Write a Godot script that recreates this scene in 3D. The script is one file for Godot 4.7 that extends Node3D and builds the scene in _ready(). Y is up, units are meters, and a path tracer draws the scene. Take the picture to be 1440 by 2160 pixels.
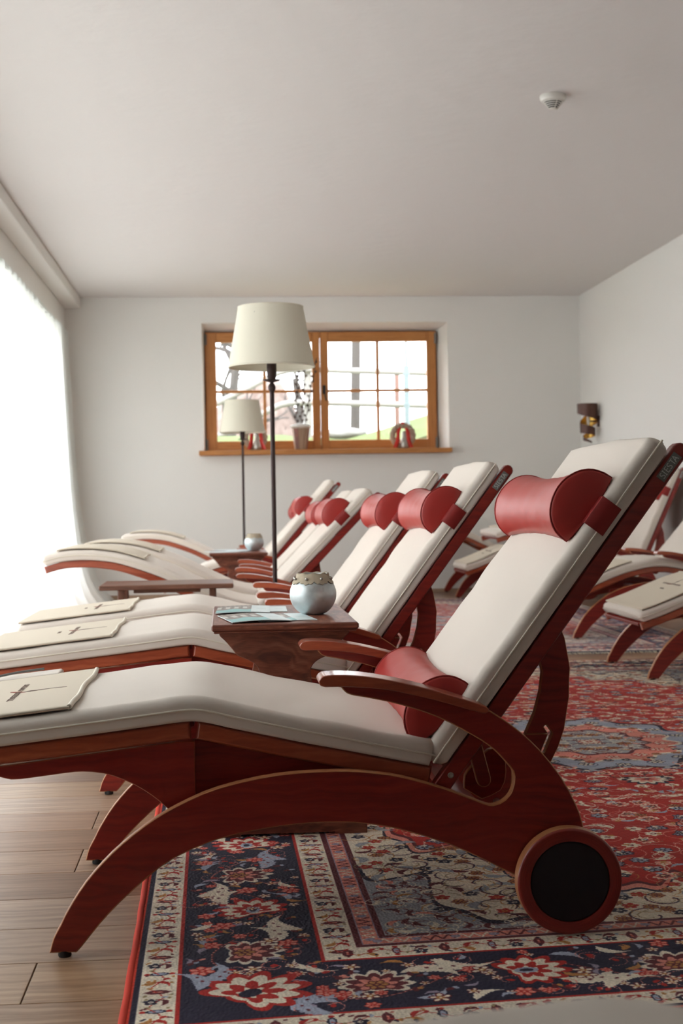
extends Node3D
# A relaxation room: rows of wooden loungers on Persian rugs, sheer curtains on the window side.
# World: x along the end wall, y up, -z into the room. D(x, y, depth) turns a depth into -z.

var M := {}
var rng := RandomNumberGenerator.new()

func D(x: float, y: float, depth: float) -> Vector3:
	return Vector3(x, y, -depth)

# ---------------------------------------------------------------- mesh helpers
class MB:
	var v := PackedVector3Array()
	var n := PackedVector3Array()
	var t := PackedVector2Array()
	func tri(a: Vector3, b: Vector3, c: Vector3, na: Vector3, nb: Vector3, nc: Vector3, ua := Vector2.ZERO, ub := Vector2.ZERO, uc := Vector2.ZERO) -> void:
		if (b - a).cross(c - a).dot(na + nb + nc) > 0.0:
			v.append_array([a, c, b]); n.append_array([na, nc, nb]); t.append_array([ua, uc, ub])
		else:
			v.append_array([a, b, c]); n.append_array([na, nb, nc]); t.append_array([ua, ub, uc])
	func quad(a: Vector3, b: Vector3, c: Vector3, d: Vector3, na: Vector3, nb: Vector3, nc: Vector3, nd: Vector3, ua := Vector2.ZERO, ub := Vector2.ZERO, uc := Vector2.ZERO, ud := Vector2.ZERO) -> void:
		tri(a, b, c, na, nb, nc, ua, ub, uc)
		tri(a, c, d, na, nc, nd, ua, uc, ud)
	func flat(a: Vector3, b: Vector3, c: Vector3, d: Vector3, nn: Vector3, ua := Vector2.ZERO, ub := Vector2.ZERO, uc := Vector2.ZERO, ud := Vector2.ZERO) -> void:
		quad(a, b, c, d, nn, nn, nn, nn, ua, ub, uc, ud)
	# rings: Array of Array[Vector3]; smooth normals; the sign of the normals points away from each ring's middle
	func rings(r: Array, closed := true, along := false, uvs := Vector2(1, 1), outward := 0.0) -> void:
		var nr := r.size()
		var np: int = r[0].size()
		var nn := []
		var vote := 0.0
		for i in nr:
			var row := PackedVector3Array()
			var mid := Vector3.ZERO
			for p in r[i]:
				mid += p
			mid /= np
			for j in np:
				var i0: int = (i - 1 + nr) % nr if along else maxi(i - 1, 0)
				var i1: int = (i + 1) % nr if along else mini(i + 1, nr - 1)
				var j0: int = (j - 1 + np) % np if closed else maxi(j - 1, 0)
				var j1: int = (j + 1) % np if closed else mini(j + 1, np - 1)
				var du: Vector3 = r[i1][j] - r[i0][j]
				var dv: Vector3 = r[i][j1] - r[i][j0]
				var c := du.cross(dv)
				if c.length() < 1e-12:
					c = (r[i][j] - mid)
				c = c.normalized()
				vote += c.dot((r[i][j] - mid).normalized())
				row.append(c)
			nn.append(row)
		var sg := 1.0 if vote >= 0.0 else -1.0
		if outward != 0.0:
			sg = outward
		var la := 0.0
		for i in (nr if along else nr - 1):
			var i1 := (i + 1) % nr
			var step: float = (r[i1][0] - r[i][0]).length()
			var lb := 0.0
			for j in (np if closed else np - 1):
				var j1 := (j + 1) % np
				var w: float = (r[i][j1] - r[i][j]).length()
				quad(r[i][j], r[i1][j], r[i1][j1], r[i][j1], nn[i][j] * sg, nn[i1][j] * sg, nn[i1][j1] * sg, nn[i][j1] * sg,
					Vector2(la, lb) * uvs, Vector2(la + step, lb) * uvs, Vector2(la + step, lb + w) * uvs, Vector2(la, lb + w) * uvs)
				lb += w
			la += step
	func fan(ring: Array, nn: Vector3) -> void:
		var mid := Vector3.ZERO
		for p in ring:
			mid += p
		mid /= ring.size()
		for j in ring.size():
			var a: Vector3 = ring[j]
			var b: Vector3 = ring[(j + 1) % ring.size()]
			tri(mid, a, b, nn, nn, nn)
	func box(c: Vector3, s: Vector3, b := 0.0, bs := Basis.IDENTITY, uvk := 1.0) -> void:
		# a box with chamfered edges; uv in metres, u along the longest side
		var h := s * 0.5
		b = minf(b, minf(h.x, minf(h.y, h.z)) * 0.95)
		for ax in 3:
			for sg in [-1.0, 1.0]:
				var nv := Vector3.ZERO; nv[ax] = sg
				var p := (ax + 1) % 3
				var q := (ax + 2) % 3
				var cs := []
				for k in [[-1, -1], [1, -1], [1, 1], [-1, 1]]:
					var e := Vector3.ZERO
					e[ax] = h[ax] * sg; e[p] = (h[p] - b) * k[0]; e[q] = (h[q] - b) * k[1]
					cs.append(e)
				var uv := []
				for e in cs:
					uv.append((Vector2(e[p], e[q]) if h[p] >= h[q] else Vector2(e[q], e[p])) * uvk)
				flat(c + bs * cs[0], c + bs * cs[1], c + bs * cs[2], c + bs * cs[3], bs * nv, uv[0], uv[1], uv[2], uv[3])
		if b > 0.0:
			for ax in 3:
				var p := (ax + 1) % 3
				var q := (ax + 2) % 3
				for sp in [-1.0, 1.0]:
					for sq in [-1.0, 1.0]:
						var n1 := Vector3.ZERO; n1[p] = sp
						var n2 := Vector3.ZERO; n2[q] = sq
						var e := []
						for k in [-1.0, 1.0]:
							var a1 := Vector3.ZERO; a1[ax] = (h[ax] - b) * k; a1[p] = h[p] * sp; a1[q] = (h[q] - b) * sq
							var a2 := Vector3.ZERO; a2[ax] = (h[ax] - b) * k; a2[p] = (h[p] - b) * sp; a2[q] = h[q] * sq
							e.append_array([a1, a2])
						quad(c + bs * e[0], c + bs * e[1], c + bs * e[3], c + bs * e[2], bs * n1, bs * n2, bs * n2, bs * n1)
			for sx in [-1.0, 1.0]:
				for sy in [-1.0, 1.0]:
					for sz in [-1.0, 1.0]:
						var s3 := Vector3(sx, sy, sz)
						tri(c + bs * (Vector3(h.x, h.y - b, h.z - b) * s3), c + bs * (Vector3(h.x - b, h.y, h.z - b) * s3), c + bs * (Vector3(h.x - b, h.y - b, h.z) * s3), bs * Vector3(sx, 0, 0), bs * Vector3(0, sy, 0), bs * Vector3(0, 0, sz))
	func tube(path: Array, rad, sides := 8, loop := false, uvs := Vector2(1, 1)) -> void:
		var r := []
		var last := Vector3.ZERO
		for i in path.size():
			var a: Vector3 = path[(i - 1 + path.size()) % path.size()] if loop else path[maxi(i - 1, 0)]
			var b: Vector3 = path[(i + 1) % path.size()] if loop else path[mini(i + 1, path.size() - 1)]
			var d := (b - a).normalized()
			if last == Vector3.ZERO:
				last = Vector3.UP if absf(d.y) < 0.9 else Vector3.RIGHT
			var x := (last - d * last.dot(d)).normalized()
			last = x
			var y := d.cross(x)
			var rr: float = rad[i] if rad is Array else rad
			var ring := []
			for j in sides:
				var an := TAU * j / sides
				ring.append(path[i] + (x * cos(an) + y * sin(an)) * rr)
			r.append(ring)
		rings(r, true, loop, uvs)
		if not loop:
			fan(r[0], (path[0] - path[1]).normalized())
			fan(r[-1], (path[-1] - path[-2]).normalized())
	# profile: points (radius, height); turned about the axis through c along up
	func lathe(prof: Array, c := Vector3.ZERO, seg := 32, up := Vector3.UP, uvs := Vector2(1, 1)) -> void:
		var x := up.cross(Vector3.RIGHT if absf(up.x) < 0.9 else Vector3.FORWARD).normalized()
		var y := up.cross(x)
		var nr := prof.size()
		var nor := []
		for i in nr:
			var a: Vector2 = prof[maxi(i - 1, 0)]
			var b: Vector2 = prof[mini(i + 1, nr - 1)]
			var d := (b - a).normalized()
			nor.append(Vector2(d.y, -d.x))
		for i in nr - 1:
			var p0: Vector2 = prof[i]
			var p1: Vector2 = prof[i + 1]
			var d := (p1 - p0).normalized()
			var f := Vector2(d.y, -d.x)
			var m0: Vector2 = nor[i] if nor[i].dot(f) > 0.8 else f
			var m1: Vector2 = nor[i + 1] if nor[i + 1].dot(f) > 0.8 else f
			for j in seg:
				var a0 := TAU * j / seg
				var a1 := TAU * (j + 1) / seg
				var e0 := x * cos(a0) + y * sin(a0)
				var e1 := x * cos(a1) + y * sin(a1)
				quad(c + e0 * p0.x + up * p0.y, c + e0 * p1.x + up * p1.y, c + e1 * p1.x + up * p1.y, c + e1 * p0.x + up * p0.y,
					e0 * m0.x + up * m0.y, e0 * m1.x + up * m1.y, e1 * m1.x + up * m1.y, e1 * m0.x + up * m0.y,
					Vector2(float(j) / seg, float(i) / nr) * uvs, Vector2(float(j) / seg, float(i + 1) / nr) * uvs, Vector2(float(j + 1) / seg, float(i + 1) / nr) * uvs, Vector2(float(j + 1) / seg, float(i) / nr) * uvs)
	func arrays() -> Array:
		var a := []
		a.resize(Mesh.ARRAY_MAX)
		a[Mesh.ARRAY_VERTEX] = v
		a[Mesh.ARRAY_NORMAL] = n
		a[Mesh.ARRAY_TEX_UV] = t
		return a
	func mesh(more: Array = []) -> ArrayMesh:
		var m := ArrayMesh.new()
		m.add_surface_from_arrays(Mesh.PRIMITIVE_TRIANGLES, arrays())
		for o in more:
			m.add_surface_from_arrays(Mesh.PRIMITIVE_TRIANGLES, o.arrays())
		return m

# an outline in x, y pushed from z0 back to z1, edges rounded by b; faces go to f, the edge band to e
func extrude(f: MB, e: MB, poly: Array, z0: float, z1: float, b := 0.002) -> void:
	var np := poly.size()
	var area := 0.0
	for i in np:
		area += poly[i].cross(poly[(i + 1) % np])
	var sg := 1.0 if area > 0.0 else -1.0
	var en := []
	for i in np:
		var d: Vector2 = (poly[(i + 1) % np] - poly[i]).normalized()
		en.append(Vector2(d.y, -d.x) * sg)
	var inner := PackedVector2Array()
	var vn := []
	var ix := PackedInt32Array()
	for attempt in 5:
		inner.clear()
		vn.clear()
		for i in np:
			var a: Vector2 = en[(i - 1 + np) % np]
			var c: Vector2 = en[i]
			var m := (a + c).normalized()
			if m == Vector2.ZERO:
				m = a
			var k := minf(1.0 / maxf(m.dot(a), 0.4), 2.0)
			inner.append(poly[i] - m * b * k)
			vn.append(m)
		ix = Geometry2D.triangulate_polygon(inner)
		if not ix.is_empty():
			break
		b *= 0.6 if attempt < 3 else 0.0
	if ix.is_empty():
		print("no triangles for an outline of ", np)
	for z in [[z0, 1.0], [z1, -1.0]]:
		var nz := Vector3(0, 0, z[1] * signf(z0 - z1))
		for i in range(0, ix.size(), 3):
			var a := inner[ix[i]]
			var c := inner[ix[i + 1]]
			var d := inner[ix[i + 2]]
			f.tri(Vector3(a.x, a.y, z[0]), Vector3(c.x, c.y, z[0]), Vector3(d.x, d.y, z[0]), nz, nz, nz, a, c, d)
	var len := 0.0
	var q := signf(z0 - z1) * b
	for i in np:
		var j := (i + 1) % np
		var pa: Vector2 = poly[i]
		var pb: Vector2 = poly[j]
		var fa: Vector2 = vn[i] if vn[i].dot(en[i]) > 0.82 else en[i]
		var fb: Vector2 = vn[j] if vn[j].dot(en[i]) > 0.82 else en[i]
		var na := Vector3(fa.x, fa.y, 0)
		var nb := Vector3(fb.x, fb.y, 0)
		var st := (pb - pa).length()
		e.quad(Vector3(pa.x, pa.y, z0 - q), Vector3(pb.x, pb.y, z0 - q), Vector3(pb.x, pb.y, z1 + q), Vector3(pa.x, pa.y, z1 + q), na, nb, nb, na,
			Vector2(len, 0), Vector2(len + st, 0), Vector2(len + st, absf(z0 - z1)), Vector2(len, absf(z0 - z1)))
		if b > 0.0:
			for z in [[z0, z0 - q, signf(z0 - z1)], [z1, z1 + q, -signf(z0 - z1)]]:
				var nz := Vector3(0, 0, z[2])
				e.quad(Vector3(pa.x, pa.y, z[1]), Vector3(pb.x, pb.y, z[1]), Vector3(inner[j].x, inner[j].y, z[0]), Vector3(inner[i].x, inner[i].y, z[0]), na, nb, nz, nz,
					Vector2(len, 0), Vector2(len + st, 0), Vector2(len + st, b), Vector2(len, b))
		len += st

func V(a: Array) -> Array:
	var o := []
	for p in a:
		o.append(Vector2(p[0], p[1]))
	return o

# Catmull-Rom through points, k pieces to a span
func smooth(p: Array, k := 3) -> Array:
	var o := []
	for i in p.size() - 1:
		var a = p[maxi(i - 1, 0)]
		var b = p[i]
		var c = p[i + 1]
		var d = p[mini(i + 2, p.size() - 1)]
		for j in k:
			o.append(b.cubic_interpolate(c, a, d, float(j) / k))
	o.append(p[-1])
	return o

# moves a polyline sideways (left of its direction)
func aside(p: Array, d: float) -> Array:
	var o := []
	for i in p.size():
		var t: Vector2 = (p[mini(i + 1, p.size() - 1)] - p[maxi(i - 1, 0)]).normalized()
		o.append(p[i] + Vector2(-t.y, t.x) * d)
	return o

func band(path: Array, below: float, above: float) -> Array:
	var o := aside(path, above)
	var u := aside(path, below)
	u.reverse()
	return o + u

# ---------------------------------------------------------------- scene helpers
func obj(called: String, mesh: Mesh, mats, parent: Node3D = self) -> MeshInstance3D:
	var o := MeshInstance3D.new()
	o.name = called
	o.mesh = mesh
	if mats is Array:
		for i in mats.size():
			mesh.surface_set_material(i, mats[i])
	else:
		for i in mesh.get_surface_count():
			o.set_surface_override_material(i, mats)
	parent.add_child(o, true)
	return o

var used := {}
func numbered(called: String) -> String:
	var k: int = used.get(called, -1) + 1
	used[called] = k
	return called if k == 0 else "%s_%03d" % [called, k]

func thing(called: String, label: String, category: String, at := Vector3.ZERO, group := "", turn := 0.0) -> Node3D:
	var o := Node3D.new()
	o.name = numbered(called)
	add_child(o)
	o.position = at
	o.rotation.y = turn
	tag(o, label, category, group)
	return o

func tag(o: Node3D, label: String, category: String, group := "") -> void:
	o.set_meta("label", label)
	o.set_meta("category", category)
	if group:
		o.set_meta("group", group)

func structure(o: Node3D) -> Node3D:
	o.set_meta("kind", "structure")
	return o

func copy(o: Node3D, called: String, label: String, at: Vector3, group := "") -> Node3D:
	var c: Node3D = o.duplicate()
	c.name = numbered(called)
	add_child(c)
	c.position = at
	c.set_meta("label", label)
	if group:
		c.set_meta("group", group)
	return c

# ---------------------------------------------------------------- materials
func col(r: int, g: int, b: int, a := 1.0) -> Color:
	return Color(r / 255.0, g / 255.0, b / 255.0, a)

func std(c: Color, rough := 0.6, metal := 0.0) -> StandardMaterial3D:
	var m := StandardMaterial3D.new()
	m.albedo_color = c
	m.roughness = rough
	m.metallic = metal
	return m

func tex(im: Image) -> ImageTexture:
	return ImageTexture.create_from_image(im)

# streaky wood grain: u along the grain (one tile = 1 m), v across (one tile = 0.25 m); ramp from dark to light
func grain(w: int, h: int, dark: Color, mid: Color, light: Color, sd: int, knots := 0.0) -> Image:
	var a := FastNoiseLite.new(); a.seed = sd; a.frequency = 1.0; a.fractal_octaves = 4; a.noise_type = FastNoiseLite.TYPE_SIMPLEX_SMOOTH
	var b := FastNoiseLite.new(); b.seed = sd + 7; b.frequency = 1.0; b.fractal_octaves = 3
	var im := Image.create(w, h, false, Image.FORMAT_RGB8)
	for y in h:
		var vy := float(y) / h
		for x in w:
			var ux := float(x) / w
			# wrap along both ways by sampling on a torus-like path
			var cx := cos(TAU * ux) * 0.55
			var sx := sin(TAU * ux) * 0.55
			var warp := b.get_noise_3d(cx * 1.3, sx * 1.3, vy * 1.6) * 0.16
			var f := a.get_noise_3d(cx * 0.7, sx * 0.7, (absf(vy - 0.5) * 2.0 + warp) * 7.0)
			var fine := a.get_noise_3d(cx * 9.0, sx * 9.0, vy * 95.0)
			var ring := sin((vy + warp * 1.4) * 60.0 + f * 4.0) * knots
			var t := clampf(0.5 + f * 0.7 + fine * 0.24 + ring, 0.0, 1.0)
			im.set_pixel(x, y, dark.lerp(mid, t * 2.0) if t < 0.5 else mid.lerp(light, t * 2.0 - 1.0))
	return im

func noise_tex(freq: float, oct: int, sd: int, size := 512, normal := false) -> NoiseTexture2D:
	var t := NoiseTexture2D.new()
	var f := FastNoiseLite.new()
	f.frequency = freq; f.fractal_octaves = oct; f.seed = sd
	t.noise = f; t.width = size; t.height = size; t.seamless = true
	t.as_normal_map = normal
	return t

func relief(m: StandardMaterial3D, t: Texture2D, amount: float, scale: float, world := true) -> void:
	m.heightmap_enabled = true
	m.heightmap_texture = t
	m.heightmap_scale = amount
	m.uv1_triplanar = true
	m.uv1_world_triplanar = world
	m.uv1_scale = Vector3.ONE * scale

func make_materials() -> void:
	M.wall = std(col(238, 235, 230), 0.92)
	M.ceiling = std(col(224, 219, 216), 0.95); relief(M.ceiling, noise_tex(0.014, 5, 9), 0.35, 0.6)
	M.trim_white = std(col(232, 229, 224), 0.8)
	M.mahogany = std(Color.WHITE, 0.34)
	M.mahogany.albedo_texture = tex(grain(512, 256, col(114, 26, 21), col(136, 35, 27), col(154, 47, 34), 11))
	M.mahogany.uv1_scale = Vector3(1.0, 4.0, 1)
	M.mahogany.clearcoat_enabled = true; M.mahogany.clearcoat = 0.25; M.mahogany.clearcoat_roughness = 0.25
	M.mahogany_light = std(Color.WHITE, 0.34)
	M.mahogany_light.albedo_texture = tex(grain(256, 128, col(136, 56, 33), col(160, 72, 44), col(182, 92, 58), 17))
	M.mahogany_light.uv1_scale = Vector3(1.0, 4.0, 1)
	M.mahogany_light.clearcoat_enabled = true; M.mahogany_light.clearcoat = 0.8; M.mahogany_light.clearcoat_roughness = 0.16
	M.ply = std(Color.WHITE, 0.42)
	M.ply.albedo_texture = tex(grain(256, 64, col(150, 88, 52), col(180, 116, 74), col(202, 146, 100), 23))
	M.ply.uv1_scale = Vector3(2.0, 30.0, 1)
	M.cotton = std(col(224, 212, 200), 0.85)
	M.cotton.rim_enabled = true; M.cotton.rim = 0.25
	M.piping = std(col(228, 218, 200), 0.8)
	M.linen = std(col(216, 202, 182), 0.9)
	M.leather = std(col(176, 52, 46), 0.42)
	M.leather_seam = std(col(150, 36, 32), 0.55)
	M.black = std(col(20, 14, 20), 0.6)
	M.rubber = std(col(24, 22, 24), 0.7)
	M.steel = std(col(178, 172, 164), 0.35, 1.0)
	M.plate = std(col(124, 124, 120), 0.45, 0.2)
	M.plate_ink = std(col(214, 214, 210), 0.5)
	M.print_ink = std(col(140, 120, 112), 0.9)
	M.print_red = std(col(150, 62, 50), 0.9)
	M.bronze = std(col(62, 48, 46), 0.5, 0.6)
	M.shade = std(col(232, 226, 208), 0.9)
	M.shade.backlight_enabled = true; M.shade.backlight = Color(0.5, 0.48, 0.42)
	M.pine = std(Color.WHITE, 0.5)
	M.pine.albedo_texture = tex(grain(512, 128, col(162, 100, 50), col(188, 124, 66), col(204, 144, 84), 41))
	M.pine.uv1_scale = Vector3(1.0, 5.0, 1)
	M.walnut = std(Color.WHITE, 0.4)
	M.walnut.albedo_texture = tex(grain(512, 256, col(88, 44, 32), col(124, 68, 49), col(154, 98, 74), 53, 0.18))
	M.walnut.uv1_scale = Vector3(1.2, 3.2, 1)
	M.dark_wood = std(Color.WHITE, 0.35)
	M.dark_wood.albedo_texture = tex(grain(256, 128, col(70, 42, 32), col(108, 70, 54), col(140, 98, 78), 59))
	M.dark_wood.uv1_scale = Vector3(1.2, 4.0, 1)
	M.glass = std(Color(1, 1, 1, 0.05), 0.02)
	M.glass.transparency = BaseMaterial3D.TRANSPARENCY_ALPHA
	M.sheer = std(Color(0.95, 0.96, 0.95, 0.86), 0.9)
	M.sheer.transparency = BaseMaterial3D.TRANSPARENCY_ALPHA
	M.sheer.backlight_enabled = true; M.sheer.backlight = Color(0.895, 0.905, 0.895)
	M.alu = std(col(190, 192, 190), 0.5, 0.3)
	M.white_plastic = std(col(226, 222, 214), 0.45)
	M.grille = std(col(40, 36, 36), 0.6)
	M.gold = std(col(206, 164, 84), 0.32, 0.85)
	M.brown_metal = std(col(84, 52, 42), 0.4, 0.3)
	M.lace = std(col(196, 180, 156), 0.9)
	relief(M.lace, noise_tex(0.35, 2, 61), 0.2, 6.0, false)
	M.ribbon = std(col(206, 44, 30), 0.5)
	M.straw = std(col(170, 150, 132), 0.9)
	M.twig = std(col(70, 50, 42), 0.85)
	M.moss = std(col(214, 212, 206), 0.95)
	M.bark = std(col(74, 68, 64), 0.95)
	relief(M.bark, noise_tex(0.04, 4, 71), 2.0, 2.0, false)
	M.snow_log = std(col(136, 132, 127), 0.9)
	M.pole_blue = std(col(112, 126, 130), 0.6)
	M.post_red = std(col(120, 88, 78), 0.8)
	M.grass = std(col(92, 106, 54), 0.95)
	relief(M.grass, noise_tex(0.06, 4, 81), 3.0, 1.5, true)
	M.rock = std(col(120, 118, 114), 0.9)
	M.earth = std(Color.WHITE, 0.95)
	M.terrace = std(col(170, 168, 163), 0.9)
	var er := noise_tex(0.03, 4, 91)
	var g := Gradient.new()
	g.set_color(0, col(74, 56, 48)); g.set_color(1, col(132, 118, 110))
	er.color_ramp = g
	M.earth.albedo_texture = er
	M.earth.uv1_triplanar = true; M.earth.uv1_world_triplanar = true; M.earth.uv1_scale = Vector3.ONE * 0.6
	# silvered glass of the candle globes: mottled
	M.silver = std(Color.WHITE, 0.4, 0.6)
	var si := noise_tex(0.016, 4, 101, 256)
	var sg := Gradient.new()
	sg.offsets = PackedFloat32Array([0.0, 0.42, 0.6, 1.0])
	sg.colors = PackedColorArray([col(184, 186, 186), col(204, 210, 212), col(212, 218, 218), col(196, 196, 196)])
	si.color_ramp = sg
	M.silver.albedo_texture = si
	M.silver.uv1_triplanar = true; M.silver.uv1_scale = Vector3.ONE * 5.0
	M.paper = std(col(226, 236, 238), 0.5)
	# floor boards: one grain, several tints and offsets
	var oak := tex(grain(1024, 256, col(140, 111, 90), col(170, 140, 116), col(190, 162, 138), 131))
	M.boards = []
	for k in 7:
		var m := std([col(255, 255, 255), col(244, 238, 230), col(232, 222, 214), col(250, 242, 226), col(222, 208, 200), col(240, 226, 212), col(212, 196, 184)][k], 0.38)
		m.albedo_texture = oak
		m.uv1_scale = Vector3(0.75, 4.0, 1)
		m.uv1_offset = Vector3(0.37 * k, 0.21 * k, 0)
		M.boards.append(m)
	M.subfloor = std(col(70, 48, 36), 0.9)
	M.oak_trim = std(Color.WHITE, 0.5); M.oak_trim.albedo_texture = oak; M.oak_trim.uv1_scale = Vector3(0.75, 4, 1)

# ---------------------------------------------------------------- the rugs: a knotted design drawn knot by knot on a quarter and mirrored
const RW := 576
const RH := 1024
const RS := 393.85   # knots to a metre
# the dyes
enum { NAVY, IVORY, RED, CORAL, MAROON, GREY, LILAC, GOLD, PINK, OLIVE, SLATE }
var K := PackedByteArray()

func k_set(x: int, y: int, c: int) -> void:
	if x >= 0 and y >= 0 and x < RW and y < RH:
		K[y * RW + x] = c

func k_oval(cx: float, cy: float, rx: float, ry: float, a: float, c: int) -> void:
	var m := int(ceil(maxf(rx, ry))) + 1
	var ca := cos(a)
	var sa := sin(a)
	for y in range(int(cy) - m, int(cy) + m + 1):
		for x in range(int(cx) - m, int(cx) + m + 1):
			var dx := x - cx
			var dy := y - cy
			var u := (dx * ca + dy * sa) / rx
			var w := (-dx * sa + dy * ca) / ry
			if u * u + w * w <= 1.0:
				k_set(x, y, c)

func k_line(p: Array, w: float, c: int, dash := 0) -> void:
	var step := 0
	for i in p.size() - 1:
		var a: Vector2 = p[i]
		var b: Vector2 = p[i + 1]
		var nn := int(ceil(a.distance_to(b))) + 1
		for j in nn:
			step += 1
			if dash and (step / dash) % 2:
				continue
			var q := a.lerp(b, float(j) / nn)
			if w <= 0.6:
				k_set(int(q.x), int(q.y), c)
			else:
				k_oval(q.x, q.y, w, w, 0, c)

# a rosette: a ring of petals with an outline and a heart
func k_rose(cx: float, cy: float, r: float, petals: int, edge: int, petal: int, heart: int, a := 0.0) -> void:
	for i in petals:
		var an := a + TAU * i / petals
		k_oval(cx + cos(an) * r * 0.62, cy + sin(an) * r * 0.62, r * 0.44, r * 0.36, an, edge)
	for i in petals:
		var an := a + TAU * i / petals
		k_oval(cx + cos(an) * r * 0.62, cy + sin(an) * r * 0.62, r * 0.32, r * 0.22, an, petal)
	k_oval(cx, cy, r * 0.34, r * 0.34, 0, heart)
	k_oval(cx, cy, r * 0.15, r * 0.15, 0, petal)

# a curved saw-edged leaf: fat in the middle, bending to one side
func k_leaf(cx: float, cy: float, l: float, w: float, a: float, bend: float, c: int, eye: int) -> void:
	var nn := int(l * 1.3) + 3
	for i in nn + 1:
		var s := float(i) / nn
		var an := a + atan(2.0 * bend * (s - 0.5))
		var px := cx + (s - 0.5) * l * cos(a) - sin(a) * bend * l * (s - 0.5) * (s - 0.5)
		var py := cy + (s - 0.5) * l * sin(a) + cos(a) * bend * l * (s - 0.5) * (s - 0.5)
		var ww := w * sin(PI * pow(s, 0.7)) * (0.85 + 0.15 * ((i / 3) % 2))
		k_oval(px, py, 1.2, maxf(ww, 0.6), an, c)
	if eye >= 0:
		k_oval(cx + l * 0.1 * cos(a), cy + l * 0.1 * sin(a), 1.7, 1.3, a, eye)
		k_oval(cx - l * 0.13 * cos(a), cy - l * 0.13 * sin(a), 1.7, 1.3, a, eye)

# a palmette: nested fans of petals pointing along a
func k_palm(cx: float, cy: float, s: float, a: float, cs: Array) -> void:
	for layer in 4:
		var r: float = s * [1.0, 0.8, 0.55, 0.28][layer]
		var nn: int = [9, 9, 7, 5][layer]
		for i in nn:
			var t := (float(i) / (nn - 1) - 0.5) * 4.2
			var an := a + t
			var ln := r * (0.62 + 0.38 * cos(t * 0.5))
			k_oval(cx + cos(an) * ln * 0.55, cy + sin(an) * ln * 0.55, ln * 0.5, r * 0.2, an, cs[layer])
		k_oval(cx, cy, r * 0.42, r * 0.42, 0, cs[layer])
	k_oval(cx, cy, s * 0.1, s * 0.1, 0, cs[0])

func k_curl(cx: float, cy: float, r: float, a: float, turns: float, c: int, dash := 0) -> Vector2:
	var p := []
	var nn := int(14 * absf(turns)) + 6
	for i in nn + 1:
		var s := float(i) / nn
		var an := a + s * turns * TAU
		var rr := r * (1.0 - 0.72 * s)
		p.append(Vector2(cx + cos(an) * rr, cy + sin(an) * rr))
	k_line(p, 0.5, c, dash)
	return p[-1]

func leg_point(side: int, t: float, o: float) -> Vector2:
	# side 0: along the long edge, t up from the corner, o across; side 1: along the end
	return Vector2(o, t) * RS if side == 0 else Vector2(t, o) * RS

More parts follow.
